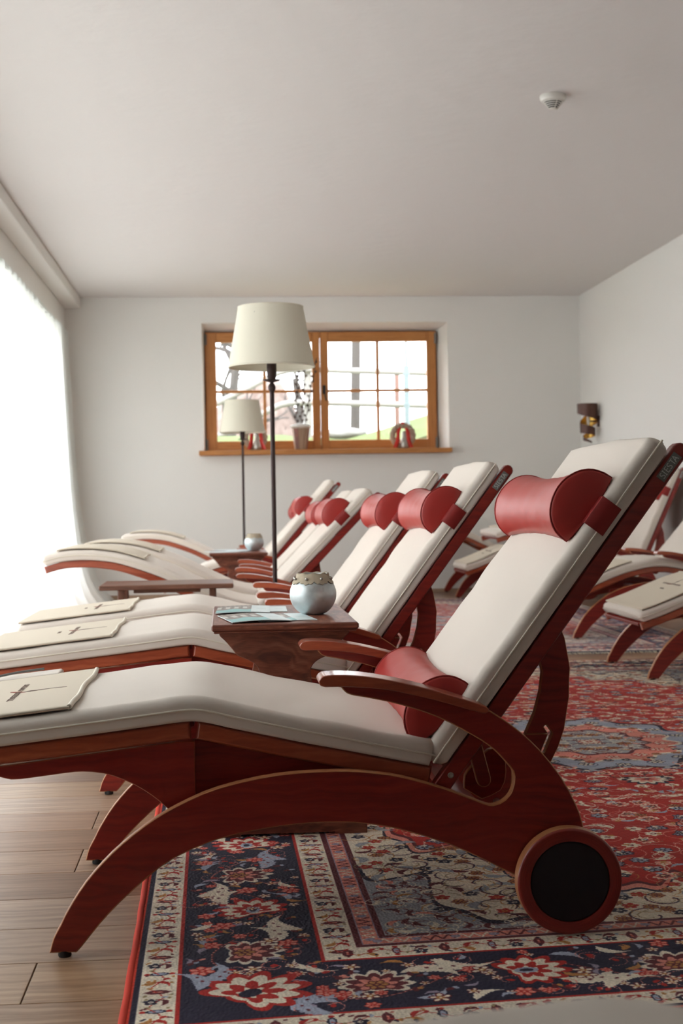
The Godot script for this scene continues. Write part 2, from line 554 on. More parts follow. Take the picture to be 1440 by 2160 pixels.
func rug_image(sd: int, pal: Array, fade := 0.0) -> Image:
	rng.seed = sd
	K.resize(RW * RH)
	var fa := 0.965
	var fb := 2.1
	for y in RH:
		for x in RW:
			var d := minf(x, y) / RS
			var c := RED
			if d < 0.010: c = CORAL
			elif d < 0.019: c = NAVY
			elif d < 0.084: c = IVORY
			elif d < 0.0915: c = RED
			elif d < 0.352: c = NAVY
			elif d < 0.360: c = RED
			elif d < 0.425: c = IVORY
			elif d < 0.437: c = MAROON
			elif d < 0.477: c = LILAC if d < 0.441 or d > 0.473 else PINK
			elif d < 0.490: c = MAROON
			else:
				var X := (RW - 0.5 - x) / RS
				var Y := (RH - 0.5 - y) / RS
				var th := atan2(Y / fb, X / fa)
				var s := pow(X / 1.1, 2.0) + pow(Y / 1.9, 2.0)
				s += 0.07 * sin(th * 26.0) + 0.035 * sin(th * 61.0)
				var s2 := s + 0.10 * sin(th * 19.0 + 1.0) + 0.05 * sin(th * 44.0)
				if s < 1.0: c = RED
				elif s < 1.022: c = MAROON
				elif s < 1.06: c = PINK
				elif s < 1.075: c = NAVY
				elif s2 < 1.50: c = IVORY
				elif s2 < 1.53: c = NAVY
				else: c = SLATE
				var mt := atan2(Y, X)
				var m := sqrt(pow(X / 0.40, 2) + pow(Y / 0.52, 2)) * (1.0 + 0.07 * cos(mt * 12.0))
				if m < 1.0: c = GREY
				if m < 1.0 and m > 0.95: c = NAVY
				if m < 0.74: c = PINK
				if m < 0.74 and m > 0.70: c = IVORY
				if m < 0.5: c = SLATE
				if m < 0.5 and m > 0.46: c = MAROON
			K[y * RW + x] = c
	# guard stripes: alternating little motifs, 55 mm apart
	for o in [0.052, 0.393]:
		for side in 2:
			var end: float = 2.62 if side == 0 else 1.49
			var i := 0
			var t: float = o + 0.012
			while t < end:
				var p := leg_point(side, t, o)
				var a := 0.0 if side == 0 else PI / 2
				match i % 4:
					0:
						k_oval(p.x, p.y, 8, 4, a, MAROON); k_oval(p.x, p.y, 10, 1.6, a, MAROON); k_oval(p.x, p.y, 4, 1.2, a, PINK)
					1:
						k_leaf(p.x - 5 * cos(a), p.y - 5 * sin(a), 12, 3.0, a + 0.8, 1.0, GOLD, -1); k_leaf(p.x + 5 * cos(a), p.y + 5 * sin(a), 12, 2.4, a - 0.7, -1.0, RED, -1)
					2:
						k_oval(p.x, p.y, 7, 3.4, a, NAVY if o < 0.2 else MAROON); k_oval(p.x, p.y, 5.2, 2.2, a, GREY)
						k_oval(p.x - 9 * cos(a), p.y - 9 * sin(a), 2, 2, 0, RED); k_oval(p.x + 9 * cos(a), p.y + 9 * sin(a), 2, 2, 0, RED)
					3:
						k_rose(p.x - 4 * cos(a), p.y - 4 * sin(a), 5.5, 5, NAVY, NAVY, IVORY, 0.3); k_leaf(p.x + 6 * cos(a), p.y + 6 * sin(a), 11, 2.4, a + 1.9, 1.4, MAROON, -1)
				# a running stem in the stripe
				var q := leg_point(side, t + 0.02, o + (0.014 if i % 2 else -0.014))
				k_line([p, q, leg_point(side, t + 0.047, o)], 0.5, RED)
				k_oval(q.x, q.y, 2.4, 1.6, a, [GOLD, RED, OLIVE, GREY][i % 4])
				for g in [-1.0, 1.0]:
					var dq := leg_point(side, t + rng.randf_range(-0.02, 0.02), o + g * rng.randf_range(0.016, 0.026))
					k_oval(dq.x, dq.y, rng.randf_range(1.4, 3.0), 1.2, rng.randf() * 3.0, [MAROON, GOLD, NAVY, RED, OLIVE][rng.randi() % 5])
				t += 0.047
				i += 1
	# the zigzag in the pink stripe
	for side in 2:
		var end: float = 2.62 if side == 0 else 1.49
		var t := 0.47
		var i := 0
		while t < end:
			k_line([leg_point(side, t, 0.444 + 0.026 * (i % 2)), leg_point(side, t + 0.013, 0.444 + 0.026 * ((i + 1) % 2))], 0.9, MAROON if (i / 6) % 2 else IVORY)
			if i % 6 == 0:
				var p := leg_point(side, t, 0.457); k_oval(p.x, p.y, 4, 4, 0, LILAC)
			t += 0.013
			i += 1
	# the wide navy border: palmettes, big curved leaves, rosettes and stems
	for side in 2:
		var end: float = 2.7 if side == 0 else 1.6
		var a := PI / 2 if side == 0 else 0.0
		var vine := []
		var t := 0.30
		while t < end:
			vine.append(leg_point(side, t, 0.222 + 0.075 * sin(t * TAU / 0.56)))
			t += 0.02
		k_line(vine, 0.9, MAROON)
		k_line(vine, 0.5, PINK, 3)
		t = 0.30
		var i := 0
		while t < end:
			var f := 1.0 if i % 2 == 0 else -1.0
			var fr := (f if side == 0 else -f)
			var c := leg_point(side, t + 0.14, 0.222 - 0.012 * f)
			if i % 2 == 0:
				k_palm(c.x, c.y, 30, a + (PI / 2 if side == 1 else -PI / 2) * f, [IVORY, MAROON, PINK, GOLD])
				k_rose(c.x, c.y, 9, 6, MAROON, GOLD, MAROON)
			else:
				k_palm(c.x, c.y, 34, a + PI * 0.12, [RED, IVORY, RED, IVORY])
				k_oval(c.x, c.y, 9, 6, a, GREY); k_oval(c.x, c.y, 5, 3, a, NAVY)
			# curved leaves hugging the palmette
			for g in [-1.0, 1.0]:
				var lp := leg_point(side, t + 0.14 + g * 0.115, 0.222 + 0.055 * f * g)
				k_leaf(lp.x, lp.y, 44, 8.5, a + 0.35 * fr * g, 1.2 * fr, IVORY if (i + (1 if g > 0 else 0)) % 3 else GREY, MAROON)
				var sp := leg_point(side, t + 0.14 + g * 0.10, 0.222 - 0.085 * f * g)
				k_leaf(sp.x, sp.y, 26, 4.5, a - 0.6 * fr * g, -1.0 * fr, GREY if g > 0 else IVORY, -1)
			# rosettes and buds in the gaps
			for b in 64:
				var bp := leg_point(side, t + rng.randf_range(-0.01, 0.28), 0.222 + rng.randf_range(-0.115, 0.115))
				if K[clampi(int(bp.y), 0, RH - 1) * RW + clampi(int(bp.x), 0, RW - 1)] != NAVY:
					continue
				match b % 5:
					0: k_rose(bp.x, bp.y, (rng.randf_range(7, 10) if b < 20 else rng.randf_range(4, 6)), 6, RED, PINK, RED, rng.randf() * 3.0)
					1: k_rose(bp.x, bp.y, (rng.randf_range(6, 9) if b < 20 else rng.randf_range(4, 6)), 5, MAROON, IVORY, GOLD, rng.randf() * 3.0)
					2:
						k_leaf(bp.x, bp.y, 16 if b < 20 else 11, 3.4 if b < 20 else 2.4, rng.randf() * TAU, 1.0, [GREY, LILAC, GOLD][b % 3], -1)
					3:
						k_curl(bp.x, bp.y, 12, rng.randf() * TAU, 0.8, PINK, 2); k_oval(bp.x, bp.y, 3.4, 2.2, rng.randf() * 3.0, RED)
					4:
						k_oval(bp.x, bp.y, 4.5, 2.4, rng.randf() * 3.0, MAROON); k_oval(bp.x + 4, bp.y + 2, 3, 2, rng.randf() * 3.0, [PINK, GOLD, GREY][b % 3])
			t += 0.28
			i += 1
	k_palm(0.215 * RS, 0.215 * RS, 44, PI / 4, [RED, IVORY, RED, IVORY])
	k_oval(0.215 * RS, 0.215 * RS, 9, 7, 0.7, NAVY)
	for g in [-1.0, 1.0]:
		k_leaf((0.215 - 0.09 * g) * RS, (0.215 + 0.09 * g) * RS, 40, 7, PI / 4 + 1.2, 1.0 * g, GREY, MAROON)
	# the red field: curling stems with flowers
	var spots := []
	for n in 4200:
		var p := Vector2(rng.randf_range(0.5, 1.46), rng.randf_range(0.5, 2.6)) * RS
		var here: int = K[int(p.y) * RW + mini(int(p.x), RW - 1)]
		var ok := here == RED or here == IVORY or here == SLATE
		for q in spots:
			if p.distance_to(q) < (23.0 if here == RED else (13.5 if here == IVORY else 11.0)):
				ok = false
				break
		if not ok:
			continue
		spots.append(p)
		var an := rng.randf() * TAU
		var kind := rng.randi() % 6
		if here == RED:
			var e := k_curl(p.x, p.y, rng.randf_range(16, 30), an, rng.randf_range(0.6, 1.1) * (1.0 if kind % 2 else -1.0), PINK if kind % 3 else IVORY)
			match kind:
				0: k_rose(p.x, p.y, 9.5, 7, NAVY, GREY, NAVY, an)
				1: k_rose(p.x, p.y, 9, 6, IVORY, IVORY, MAROON, an)
				2: k_palm(p.x, p.y, 14, an, [IVORY, PINK, MAROON, GOLD])
				3: k_leaf(p.x, p.y, 32, 5.2, an, 1.1, IVORY, MAROON)
				4:
					k_palm(p.x, p.y, 13, an, [NAVY, LILAC, NAVY, IVORY])
				5:
					k_rose(p.x, p.y, 8, 6, IVORY, PINK, GOLD, an); k_leaf(p.x + 10, p.y - 8, 18, 3.4, an, 1.0, GREY, -1)
			k_oval(e.x, e.y, 3.6, 2.6, an, [IVORY, GOLD, GREY, PINK][kind % 4])
			k_line([p, p + Vector2(cos(an + 1.0), sin(an + 1.0)) * 24.0], 0.5, IVORY)
		elif here == IVORY:
			k_curl(p.x, p.y, rng.randf_range(10, 20), an, rng.randf_range(0.6, 1.0), OLIVE if kind % 2 else GOLD)
			match kind:
				0: k_rose(p.x, p.y, 7, 6, MAROON, GOLD, MAROON, an)
				1: k_leaf(p.x, p.y, 18, 3.6, an, 1.3, MAROON, -1)
				2: k_rose(p.x, p.y, 7, 5, NAVY, NAVY, IVORY, an)
				3:
					k_curl(p.x, p.y, 22, an, 0.8, MAROON); k_curl(p.x + 1, p.y + 1, 22, an, 0.8, NAVY)
				4: k_leaf(p.x, p.y, 24, 5.0, an, 1.2, SLATE, -1)
				5: k_rose(p.x, p.y, 7, 5, RED, RED, GOLD, an)
		else:
			for g in 3:
				k_curl(p.x + g * 4, p.y - g * 3, rng.randf_range(7, 15), an + g * 2.0, rng.randf_range(0.5, 0.9), [IVORY, MAROON, IVORY][g])
			k_leaf(p.x, p.y, 16, 2.8, an, 1.2, [IVORY, MAROON, GOLD, IVORY, PINK, MAROON][kind], -1)
	# the medallion's rings of flowers
	for ring in [[0.86, 18, NAVY, IVORY], [0.6, 14, RED, IVORY], [0.3, 8, MAROON, GOLD]]:
		for i in int(ring[1]):
			var an: float = TAU * (i + 0.5) / ring[1]
			var p := Vector2(RW, RH) + Vector2(cos(an) * 0.40, sin(an) * 0.52) * float(ring[0]) * RS
			if p.x < RW + 8 and p.y < RH + 8:
				k_rose(p.x, p.y, 11, 6, ring[2], ring[3], ring[2], an)
				k_curl(p.x, p.y, 20, an, 0.7, ring[2])
	k_palm(RW, RH - 0.70 * RS, 34, -PI / 2, [NAVY, IVORY, PINK, RED])
	k_palm(RW - 0.55 * RS, RH, 28, PI, [NAVY, IVORY, PINK, RED])
	k_palm(RW, 0.66 * RS, 40, PI / 2, [MAROON, IVORY, MAROON, GOLD])
	k_rose(RW, RH, 16, 8, RED, IVORY, RED)
	# dye the knots: every knot a little different, wool lots change in bands across the rug
	var lots := FastNoiseLite.new(); lots.seed = sd; lots.frequency = 0.02
	var wear := FastNoiseLite.new(); wear.seed = sd + 1; wear.frequency = 0.006; wear.fractal_octaves = 3
	var full := PackedByteArray()
	full.resize(RW * 2 * RH * 2 * 3)
	var row_bytes := RW * 2 * 3
	for y in RH:
		var lot := 1.0 + 0.10 * lots.get_noise_1d(y)
		for x in RW:
			var c: Color = pal[K[y * RW + x]]
			var j := lot * (0.9 + 0.2 * rng.randf()) * (1.0 + 0.1 * wear.get_noise_2d(x, y))
			var r := clampi(int(c.r8 * j), 0, 255)
			var g := clampi(int(c.g8 * j), 0, 255)
			var b := clampi(int(c.b8 * j), 0, 255)
			var o1 := y * row_bytes + x * 3
			var o2 := y * row_bytes + (RW * 2 - 1 - x) * 3
			full[o1] = r; full[o1 + 1] = g; full[o1 + 2] = b
			full[o2] = r; full[o2 + 1] = g; full[o2 + 2] = b
	var half := full.slice(0, RH * row_bytes)
	var out := PackedByteArray()
	out.append_array(half)
	for y in range(RH - 1, -1, -1):
		out.append_array(half.slice(y * row_bytes, (y + 1) * row_bytes))
	return Image.create_from_data(RW * 2, RH * 2, false, Image.FORMAT_RGB8, out)

# a rug: a slab over four floor corners (near left, near right, far right, far left), pile up, ends fringed
func rug(called: String, label: String, c: Array, pal: Array, sd: int) -> void:
	var t := thing(called, label, "rug", (c[0] + c[1] + c[2] + c[3]) / 4.0)
	var o := t.position
	var h := 0.013
	var top := MB.new()
	var side := MB.new()
	var nx := 24
	var ny := 44
	var bump := FastNoiseLite.new(); bump.seed = sd; bump.frequency = 1.3
	var at := func(i: int, j: int) -> Vector3:
		var a: Vector3 = c[0].lerp(c[1], float(i) / nx)
		var b: Vector3 = c[3].lerp(c[2], float(i) / nx)
		var p := a.lerp(b, float(j) / ny) - o
		p.y = h + 0.0015 * bump.get_noise_2d(p.x, p.z)
		return p
	for i in nx:
		for j in ny:
			var uv := func(a: int, b: int) -> Vector2: return Vector2(float(a) / nx, float(b) / ny)
			top.quad(at.call(i, j), at.call(i + 1, j), at.call(i + 1, j + 1), at.call(i, j + 1), Vector3.UP, Vector3.UP, Vector3.UP, Vector3.UP, uv.call(i, j), uv.call(i + 1, j), uv.call(i + 1, j + 1), uv.call(i, j + 1))
	for k in 4:
		var a: Vector3 = c[k] - o
		var b: Vector3 = c[(k + 1) % 4] - o
		var nn := (b - a).cross(Vector3.UP).normalized()
		side.flat(a, b, b + Vector3.UP * h, a + Vector3.UP * h, nn)
	var m := std(Color.WHITE, 0.95)
	m.albedo_texture = tex(rug_image(sd, pal))
	m.heightmap_enabled = true; m.heightmap_texture = noise_tex(0.45, 2, sd + 3, 1024); m.heightmap_scale = 0.25
	var dark := std(pal[NAVY], 0.95)
	var pile := obj("pile", top.mesh([side]), [m, dark], t)
	pile.set_meta("label", "knotted wool pile with flowers and borders")
	for s in [[c[0], c[3]], [c[1], c[2]]]:
		var p := []
		for i in 61:
			var q: Vector3 = s[0].lerp(s[1], i / 60.0) - o
			p.append(q + Vector3(0.003 * bump.get_noise_1d(i * 9.0), 0.008, 0))
		var e := MB.new()
		e.tube(p, 0.008, 8)
		obj("selvedge", e.mesh(), std(pal[CORAL], 0.9), t)
	for s in [[c[0], c[1], 1.0], [c[3], c[2], -1.0]]:
		var e := MB.new()
		rng.seed = sd + 5
		for i in 260:
			var q: Vector3 = s[0].lerp(s[1], (i + rng.randf() * 0.6) / 260.0) - o
			var d := Vector3(rng.randf_range(-0.012, 0.012), 0, s[2] * rng.randf_range(0.035, 0.05))
			e.tube([q + Vector3.UP * 0.007, q + d * 0.5 + Vector3.UP * 0.006, q + d + Vector3.UP * 0.003], 0.0022, 4)
		var fr := obj("fringe", e.mesh(), std(col(220, 210, 190), 0.95), t)
		fr.set_meta("kind", "stuff")

# ---------------------------------------------------------------- loungers (own axes: x towards the head, y up, z from the outer face of one side panel (0) to the other (-WID))
const WID := 0.734

# a padded slab over a path; n0/n1 its underside and top measured off the path, z from za to zb
func pad(path: Array, thick: float, za: float, zb: float, sd: int, crease := 0.003, rnd := 0.02) -> MB:
	var m := MB.new()
	var p := smooth(path, 4)
	var nz := FastNoiseLite.new(); nz.seed = sd; nz.frequency = 6.0; nz.fractal_octaves = 3
	var r := []
	var zc := (za + zb) * 0.5
	var hw := absf(za - zb) * 0.5
	var cuts := []
	# rounded ends: the same ring drawn in
	cuts.append([0, 0.016, 0.0]); cuts.append([0, 0.006, 0.006])
	for i in range(1, p.size() - 1):
		cuts.append([i, 0.0, 0.0])
	cuts.append([p.size() - 1, 0.006, -0.006]); cuts.append([p.size() - 1, 0.016, 0.0])
	for k in cuts:
		var i: int = k[0]
		var ins: float = k[1]
		var t: Vector2 = (p[mini(i + 1, p.size() - 1)] - p[maxi(i - 1, 0)]).normalized()
		var nn := Vector2(-t.y, t.x)
		var base: Vector2 = p[i] + t * float(k[2])
		var ring := []
		var shape := []   # (z offset, height) round the section
		var hz := hw - ins
		var lo := ins
		var hi := thick - ins
		var rb := 0.007
		for q in 5:
			var an := -PI / 2 - (PI / 2) * q / 4.0
			shape.append(Vector2(-hz + rb + cos(an) * rb, lo + rb + sin(an) * rb))
		for q in 6:
			var an := PI - (PI / 2) * q / 5.0
			shape.append(Vector2(-hz + rnd + cos(an) * rnd, hi - rnd + sin(an) * rnd))
		for q in 9:
			var s := -1.0 + 2.0 * (q + 1) / 10.0
			shape.append(Vector2((hz - rnd) * s, hi + 0.006 * (1.0 - s * s)))
		for q in 6:
			var an := PI / 2 - (PI / 2) * q / 5.0
			shape.append(Vector2(hz - rnd + cos(an) * rnd, hi - rnd + sin(an) * rnd))
		for q in 5:
			var an := -(PI / 2) * q / 4.0
			shape.append(Vector2(hz - rb + cos(an) * rb, lo + rb + sin(an) * rb))
		for s in shape:
			var bump: float = crease * nz.get_noise_3d(base.x * 1.0, base.y, s.x * 0.7) if s.y > thick * 0.4 else 0.0
			var q: Vector2 = base + nn * (s.y + bump)
			ring.append(Vector3(q.x, q.y, zc - s.x + bump * 0.6))
		r.append(ring)
	m.rings(r)
	var t0: Vector2 = (p[0] - p[1]).normalized()
	var t1: Vector2 = (p[-1] - p[-2]).normalized()
	m.fan(r[0], Vector3(t0.x, t0.y, 0))
	m.fan(r[-1], Vector3(t1.x, t1.y, 0))
	return m

func seam(path: Array, off: float, z: float, rad := 0.0022) -> MB:
	var m := MB.new()
	var p := []
	for q in aside(smooth(path, 4), off):
		p.append(Vector3(q.x, q.y, z))
	m.tube(p, rad, 6)
	return m

func wood_part(called: String, poly: Array, z0: float, z1: float, parent: Node3D, b := 0.003, edge := "", face := "mahogany") -> MeshInstance3D:
	var f := MB.new()
	var e := MB.new()
	extrude(f, e, poly, z0, z1, b)
	return obj(called, f.mesh([e]), [M[face], M[edge if edge else face]], parent)

func round_bar(a: Vector2, b: Vector2, w: float, ends := true) -> Array:
	# a straight bar as an outline with rounded ends
	var d := (b - a).normalized()
	var nn := Vector2(-d.y, d.x) * w * 0.5
	var o := []
	for k in 7:
		var an := PI / 2 + PI * k / 6.0
		o.append(a + (d * cos(an) + Vector2(-d.y, d.x) * sin(an)) * w * 0.5 if ends else a)
	for k in 7:
		var an := -PI / 2 + PI * k / 6.0
		o.append(b + (d * cos(an) + Vector2(-d.y, d.x) * sin(an)) * w * 0.5)
	return o

func side_outline() -> Array:
	var arch := smooth(V([[-0.548, 0.010], [-0.540, 0.038], [-0.526, 0.064], [-0.512, 0.091], [-0.478, 0.142], [-0.427, 0.197], [-0.363, 0.248], [-0.303, 0.283], [-0.221, 0.316], [-0.106, 0.338], [0.008, 0.342], [0.073, 0.337], [0.137, 0.326], [0.215, 0.302], [0.273, 0.279], [0.297, 0.269], [0.315, 0.265], [0.334, 0.271], [0.349, 0.285], [0.357, 0.306], [0.357, 0.325], [0.349, 0.339], [0.317, 0.374], [0.277, 0.402], [0.210, 0.439], [0.136, 0.466], [0.075, 0.481], [0.044, 0.487], [0.029, 0.493], [0.018, 0.506]]), 3)
	var under := smooth(V([[0.020, 0.512], [0.058, 0.512], [0.123, 0.502], [0.188, 0.487], [0.243, 0.470], [0.285, 0.457], [0.312, 0.450]]), 2)
	var outer := smooth(V([[0.339, 0.432], [0.374, 0.405], [0.409, 0.371], [0.451, 0.317], [0.481, 0.260], [0.493, 0.224], [0.497, 0.182], [0.490, 0.135], [0.468, 0.101], [0.431, 0.091], [0.388, 0.107]]), 2)
	var low := smooth(V([[0.356, 0.125], [0.326, 0.141], [0.292, 0.159], [0.227, 0.190], [0.130, 0.223], [0.065, 0.236], [0.012, 0.241], [-0.048, 0.241], [-0.104, 0.237], [-0.168, 0.228], [-0.234, 0.213], [-0.307, 0.183], [-0.360, 0.147], [-0.415, 0.099], [-0.452, 0.061], [-0.486, 0.020], [-0.497, 0.009]]), 2)
	return arch + under + outer + low

# kind: straight two-part bed ("flat") or bent runners ("bent"); run: path of the bed's underside; joint and slope of the back
func make_lounger(kind: String, run: Array, joint: Vector2, slope: float, label: String, group: String) -> Node3D:
	var t := thing("lounger", label, "lounger", Vector3.ZERO, group)
	var outline := side_outline()
	for s in 2:
		var z0 := 0.0 if s == 0 else -WID + 0.023
		wood_part("side_panel", outline, z0, z0 - 0.023, t, 0.0025, "ply")
		var arm := smooth(V([[-0.025, 0.518], [-0.020, 0.526], [-0.008, 0.530], [0.023, 0.530], [0.061, 0.527], [0.112, 0.518], [0.163, 0.506], [0.215, 0.491], [0.266, 0.474], [0.299, 0.462], [0.307, 0.454], [0.303, 0.449], [0.292, 0.448], [0.253, 0.460], [0.201, 0.476], [0.125, 0.495], [0.073, 0.503], [0.017, 0.507], [-0.012, 0.507], [-0.022, 0.511]]), 2)
		var za := 0.020 if s == 0 else -WID + 0.058
		wood_part("armrest", arm, za, za - 0.078, t, 0.007, "", "mahogany_light")
		# wheel with its black disc, outside the panel
		var sz := 1.0 if s == 0 else -1.0
		var wc := Vector3(0.456, 0.120, 0.006 if s == 0 else -WID - 0.006)
		var wh := MB.new()
		wh.lathe([Vector2(0.103, 0.034), Vector2(0.1015, 0.037), Vector2(0.098, 0.039), Vector2(0.079, 0.039), Vector2(0.078, 0.035), Vector2(0.0, 0.035)], wc, 56, Vector3(0, 0, sz), Vector2(3, 1))
		var wt := MB.new()
		wt.lathe([Vector2(0.0, 0.0), Vector2(0.097, 0.0), Vector2(0.102, 0.003), Vector2(0.104, 0.009), Vector2(0.1025, 0.012), Vector2(0.1025, 0.015), Vector2(0.104, 0.018), Vector2(0.1025, 0.021), Vector2(0.1025, 0.024), Vector2(0.104, 0.030), Vector2(0.103, 0.034)], wc, 56, Vector3(0, 0, sz), Vector2(3, 1))
		var rim := obj("wheel", wh.mesh([wt]), [M.mahogany, M.ply], t)
		var hb := MB.new()
		hb.lathe([Vector2(0.0, 0.0), Vector2(0.0775, 0.0), Vector2(0.0775, 0.002), Vector2(0.074, 0.0035), Vector2(0.0, 0.0045)], wc + Vector3(0, 0, 0.0345 * sz), 48, Vector3(0, 0, sz))
		obj("wheel_disc", hb.mesh(), M.black, rim)
		var ft := MB.new()
		ft.lathe([Vector2(0.0, 0.0), Vector2(0.012, 0.0), Vector2(0.013, 0.003), Vector2(0.012, 0.012), Vector2(0, 0.012)], Vector3(-0.520, 0.0, z0 - 0.0115), 20)
		obj("foot_pad", ft.mesh(), M.rubber, t)
	# runners under the mattress
	var path := smooth(run, 4)
	var knee := Vector2(-0.266, 0.436)
	for s in 2:
		var za := -0.046 if s == 0 else -WID + 0.078
		if kind == "flat":
			var leg := []
			var seat := []
			for q in path:
				if q.x < knee.x - 0.006: leg.append(q)
				elif q.x > knee.x + 0.004: seat.append(q)
			wood_part("leg_rail", band(leg, -0.036, -0.001), za, za - 0.032, t, 0.006, "", "mahogany_light")
			wood_part("seat_rail", band(seat, -0.036, -0.001), za, za - 0.032, t, 0.006, "", "mahogany_light")
			var br := smooth(V([[-0.662, 0.360], [-0.655, 0.345], [-0.632, 0.336], [-0.605, 0.334], [-0.520, 0.343], [-0.485, 0.345], [-0.444, 0.340], [-0.405, 0.326], [-0.370, 0.307], [-0.338, 0.283], [-0.315, 0.262], [-0.290, 0.255], [-0.268, 0.262], [-0.266, 0.330], [-0.266, 0.398]]), 2) + V([[-0.30, 0.398], [-0.45, 0.382], [-0.64, 0.361]])
			var zb := -0.056 if s == 0 else -WID + 0.076
			wood_part("leg_bracket", br, zb, zb - 0.020, t, 0.002, "mahogany_light")
			var ap := V([[-0.300, 0.396], [-0.262, 0.398], [-0.05, 0.352], [0.200, 0.298], [0.205, 0.255], [-0.05, 0.262], [-0.262, 0.27], [-0.300, 0.28]])
			wood_part("apron", ap, zb - 0.022, zb - 0.040, t, 0.002)
		else:
			wood_part("runner", band(path, -0.036, -0.001), za, za - 0.032, t, 0.005, "", "mahogany_light")
			var ap := V([[-0.30, 0.300], [0.0, 0.318], [0.200, 0.290], [0.205, 0.245], [0.0, 0.255], [-0.30, 0.24]])
			wood_part("apron", ap, za - 0.012, za - 0.030, t, 0.002)
	# slats across
	var total := path.size()
	for k in 9:
		var q: Vector2 = path[int((k + 0.5) / 9.0 * (total - 1))]
		var q2: Vector2 = path[mini(int((k + 0.5) / 9.0 * (total - 1)) + 1, total - 1)]
		var an := (q2 - q).angle()
		var sl := MB.new()
		sl.box(Vector3(q.x, q.y, -WID / 2) + Vector3(sin(an), -cos(an), 0) * 0.011, Vector3(0.045, 0.014, WID - 0.17), 0.002, Basis(Vector3.BACK, an))
		obj("slat", sl.mesh(), M.mahogany, t)
	# the back: two stiles, slats, struts
	var d := Vector2(cos(slope), sin(slope))
	var nrm := Vector2(-d.y, d.x)   # out of the front
	var s0 := joint - nrm * 0.019 - d * 0.035
	var s1 := joint - nrm * 0.019 + d * 0.80
	for s in 2:
		var za := -0.042 if s == 0 else -WID + 0.076
		var st := wood_part("back_stile", round_bar(s0, s1, 0.034), za, za - 0.034, t, 0.004, "", "mahogany")
		if s == 0:
			var pl := MB.new()
			var pc := s1 - d * 0.040
			pl.box(Vector3(pc.x, pc.y, za + 0.0006), Vector3(0.062, 0.020, 0.0016), 0.0004, Basis(Vector3.BACK, slope))
			var plate := obj("name_plate", pl.mesh(), M.plate, st)
			plate.set_meta("label", "small grey metal name plate")
			var tm := TextMesh.new()
			tm.text = "SIESTA"; tm.font_size = 16; tm.pixel_size = 0.0011; tm.depth = 0.0006; tm.curve_step = 2.0
			var sf := SystemFont.new(); sf.font_names = PackedStringArray(["Droid Sans"]); tm.font = sf
			var tx := obj("lettering", tm, M.plate_ink, st)
			tx.position = Vector3(pc.x, pc.y, za + 0.0016)
			tx.rotation.z = slope
		var bo := MB.new()
		var bp := joint - nrm * 0.019 + d * 0.004
		bo.lathe([Vector2(0.0, 0.0), Vector2(0.0062, 0.0), Vector2(0.006, 0.0016), Vector2(0.004, 0.0024), Vector2(0.0032, 0.0014), Vector2(0.0, 0.0014)], Vector3(bp.x, bp.y, za if s == 0 else za - 0.034), 16, Vector3(0, 0, 1.0 if s == 0 else -1.0))
		obj("bolt", bo.mesh(), M.steel, t)
		# the curved support behind the back, with its notch
		var sp := V([[0.425, 0.560], [0.470, 0.615], [0.482, 0.581], [0.488, 0.546], [0.492, 0.520], [0.490, 0.498], [0.489, 0.462], [0.478, 0.397], [0.465, 0.361], [0.451, 0.334], [0.430, 0.300], [0.400, 0.285], [0.372, 0.305], [0.380, 0.345], [0.3975, 0.389], [0.4335, 0.3890], [0.4445, 0.3875], [0.4310, 0.3565], [0.4300, 0.3520], [0.4345, 0.3500], [0.4375, 0.3525], [0.4525, 0.3880], [0.4520, 0.3910], [0.4420, 0.4055], [0.4385, 0.4055], [0.4360, 0.4020], [0.4440, 0.3895], [0.4335, 0.3893], [0.3977, 0.3895], [0.417, 0.432], [0.429, 0.475], [0.434, 0.514]])
		var piv := Vector2(0.45, 0.575)
		var home := Vector2(0.221, 0.326) + Vector2(cos(0.929), sin(0.929)) * 0.339 - Vector2(-sin(0.929), cos(0.929)) * 0.019
		var now := joint + d * 0.339 - nrm * 0.019
		var turned := []
		for q in sp:
			turned.append(now + (q - piv).rotated((slope - 0.929) * 0.6) + (piv - home) * 0.0)
		if kind == "flat":
			turned = sp
		var zb := -0.078 if s == 0 else -WID + 0.096
		wood_part("strut", turned, zb, zb - 0.018, t, 0.0015, "ply")
	if kind == "flat":
		wood_part("link", round_bar(Vector2(0.296, 0.380), Vector2(0.318, 0.292), 0.030), -0.112, -0.126, t, 0.002, "ply")
		wood_part("ratchet_plate", smooth(V([[0.283, 0.268], [0.285, 0.295], [0.300, 0.315], [0.335, 0.348], [0.365, 0.345], [0.372, 0.30], [0.36, 0.262], [0.32, 0.245]]), 2), -0.150, -0.166, t, 0.002, "ply")
	for k in 5:
		var q: Vector2 = s0.lerp(s1, 0.08 + 0.21 * k)
		var sl := MB.new()
		sl.box(Vector3(q.x, q.y, -WID / 2), Vector3(0.055, 0.014, WID - 0.16), 0.002, Basis(Vector3.BACK, slope))
		obj("slat", sl.mesh(), M.mahogany, t)
	for q in [Vector2(-0.02, 0.285), Vector2(0.30, 0.215)]:
		var cb := MB.new()
		cb.box(Vector3(q.x, q.y, -WID / 2), Vector3(0.05, 0.022, WID - 0.048), 0.002)
		obj("crossbar", cb.mesh(), M.mahogany, t)
	var ax := MB.new()
	ax.tube([Vector3(0.456, 0.120, -0.024), Vector3(0.456, 0.120, -WID + 0.024)], 0.009, 12)
	obj("axle", ax.mesh(), M.steel, t)
	# the mattress: leg and seat in one, the back folded up from it
	var zs := -0.038
	var ze := -WID + 0.038
	var seat_pad := obj("seat_mattress", pad(run, 0.050, zs, ze, 5, 0.004).mesh(), M.cotton, t)
	var bpath := [joint + nrm * 0.001 + d * 0.004]
	for k in 10:
		bpath.append(joint + nrm * 0.001 + d * (0.02 + 0.775 * (k + 1) / 10.0))
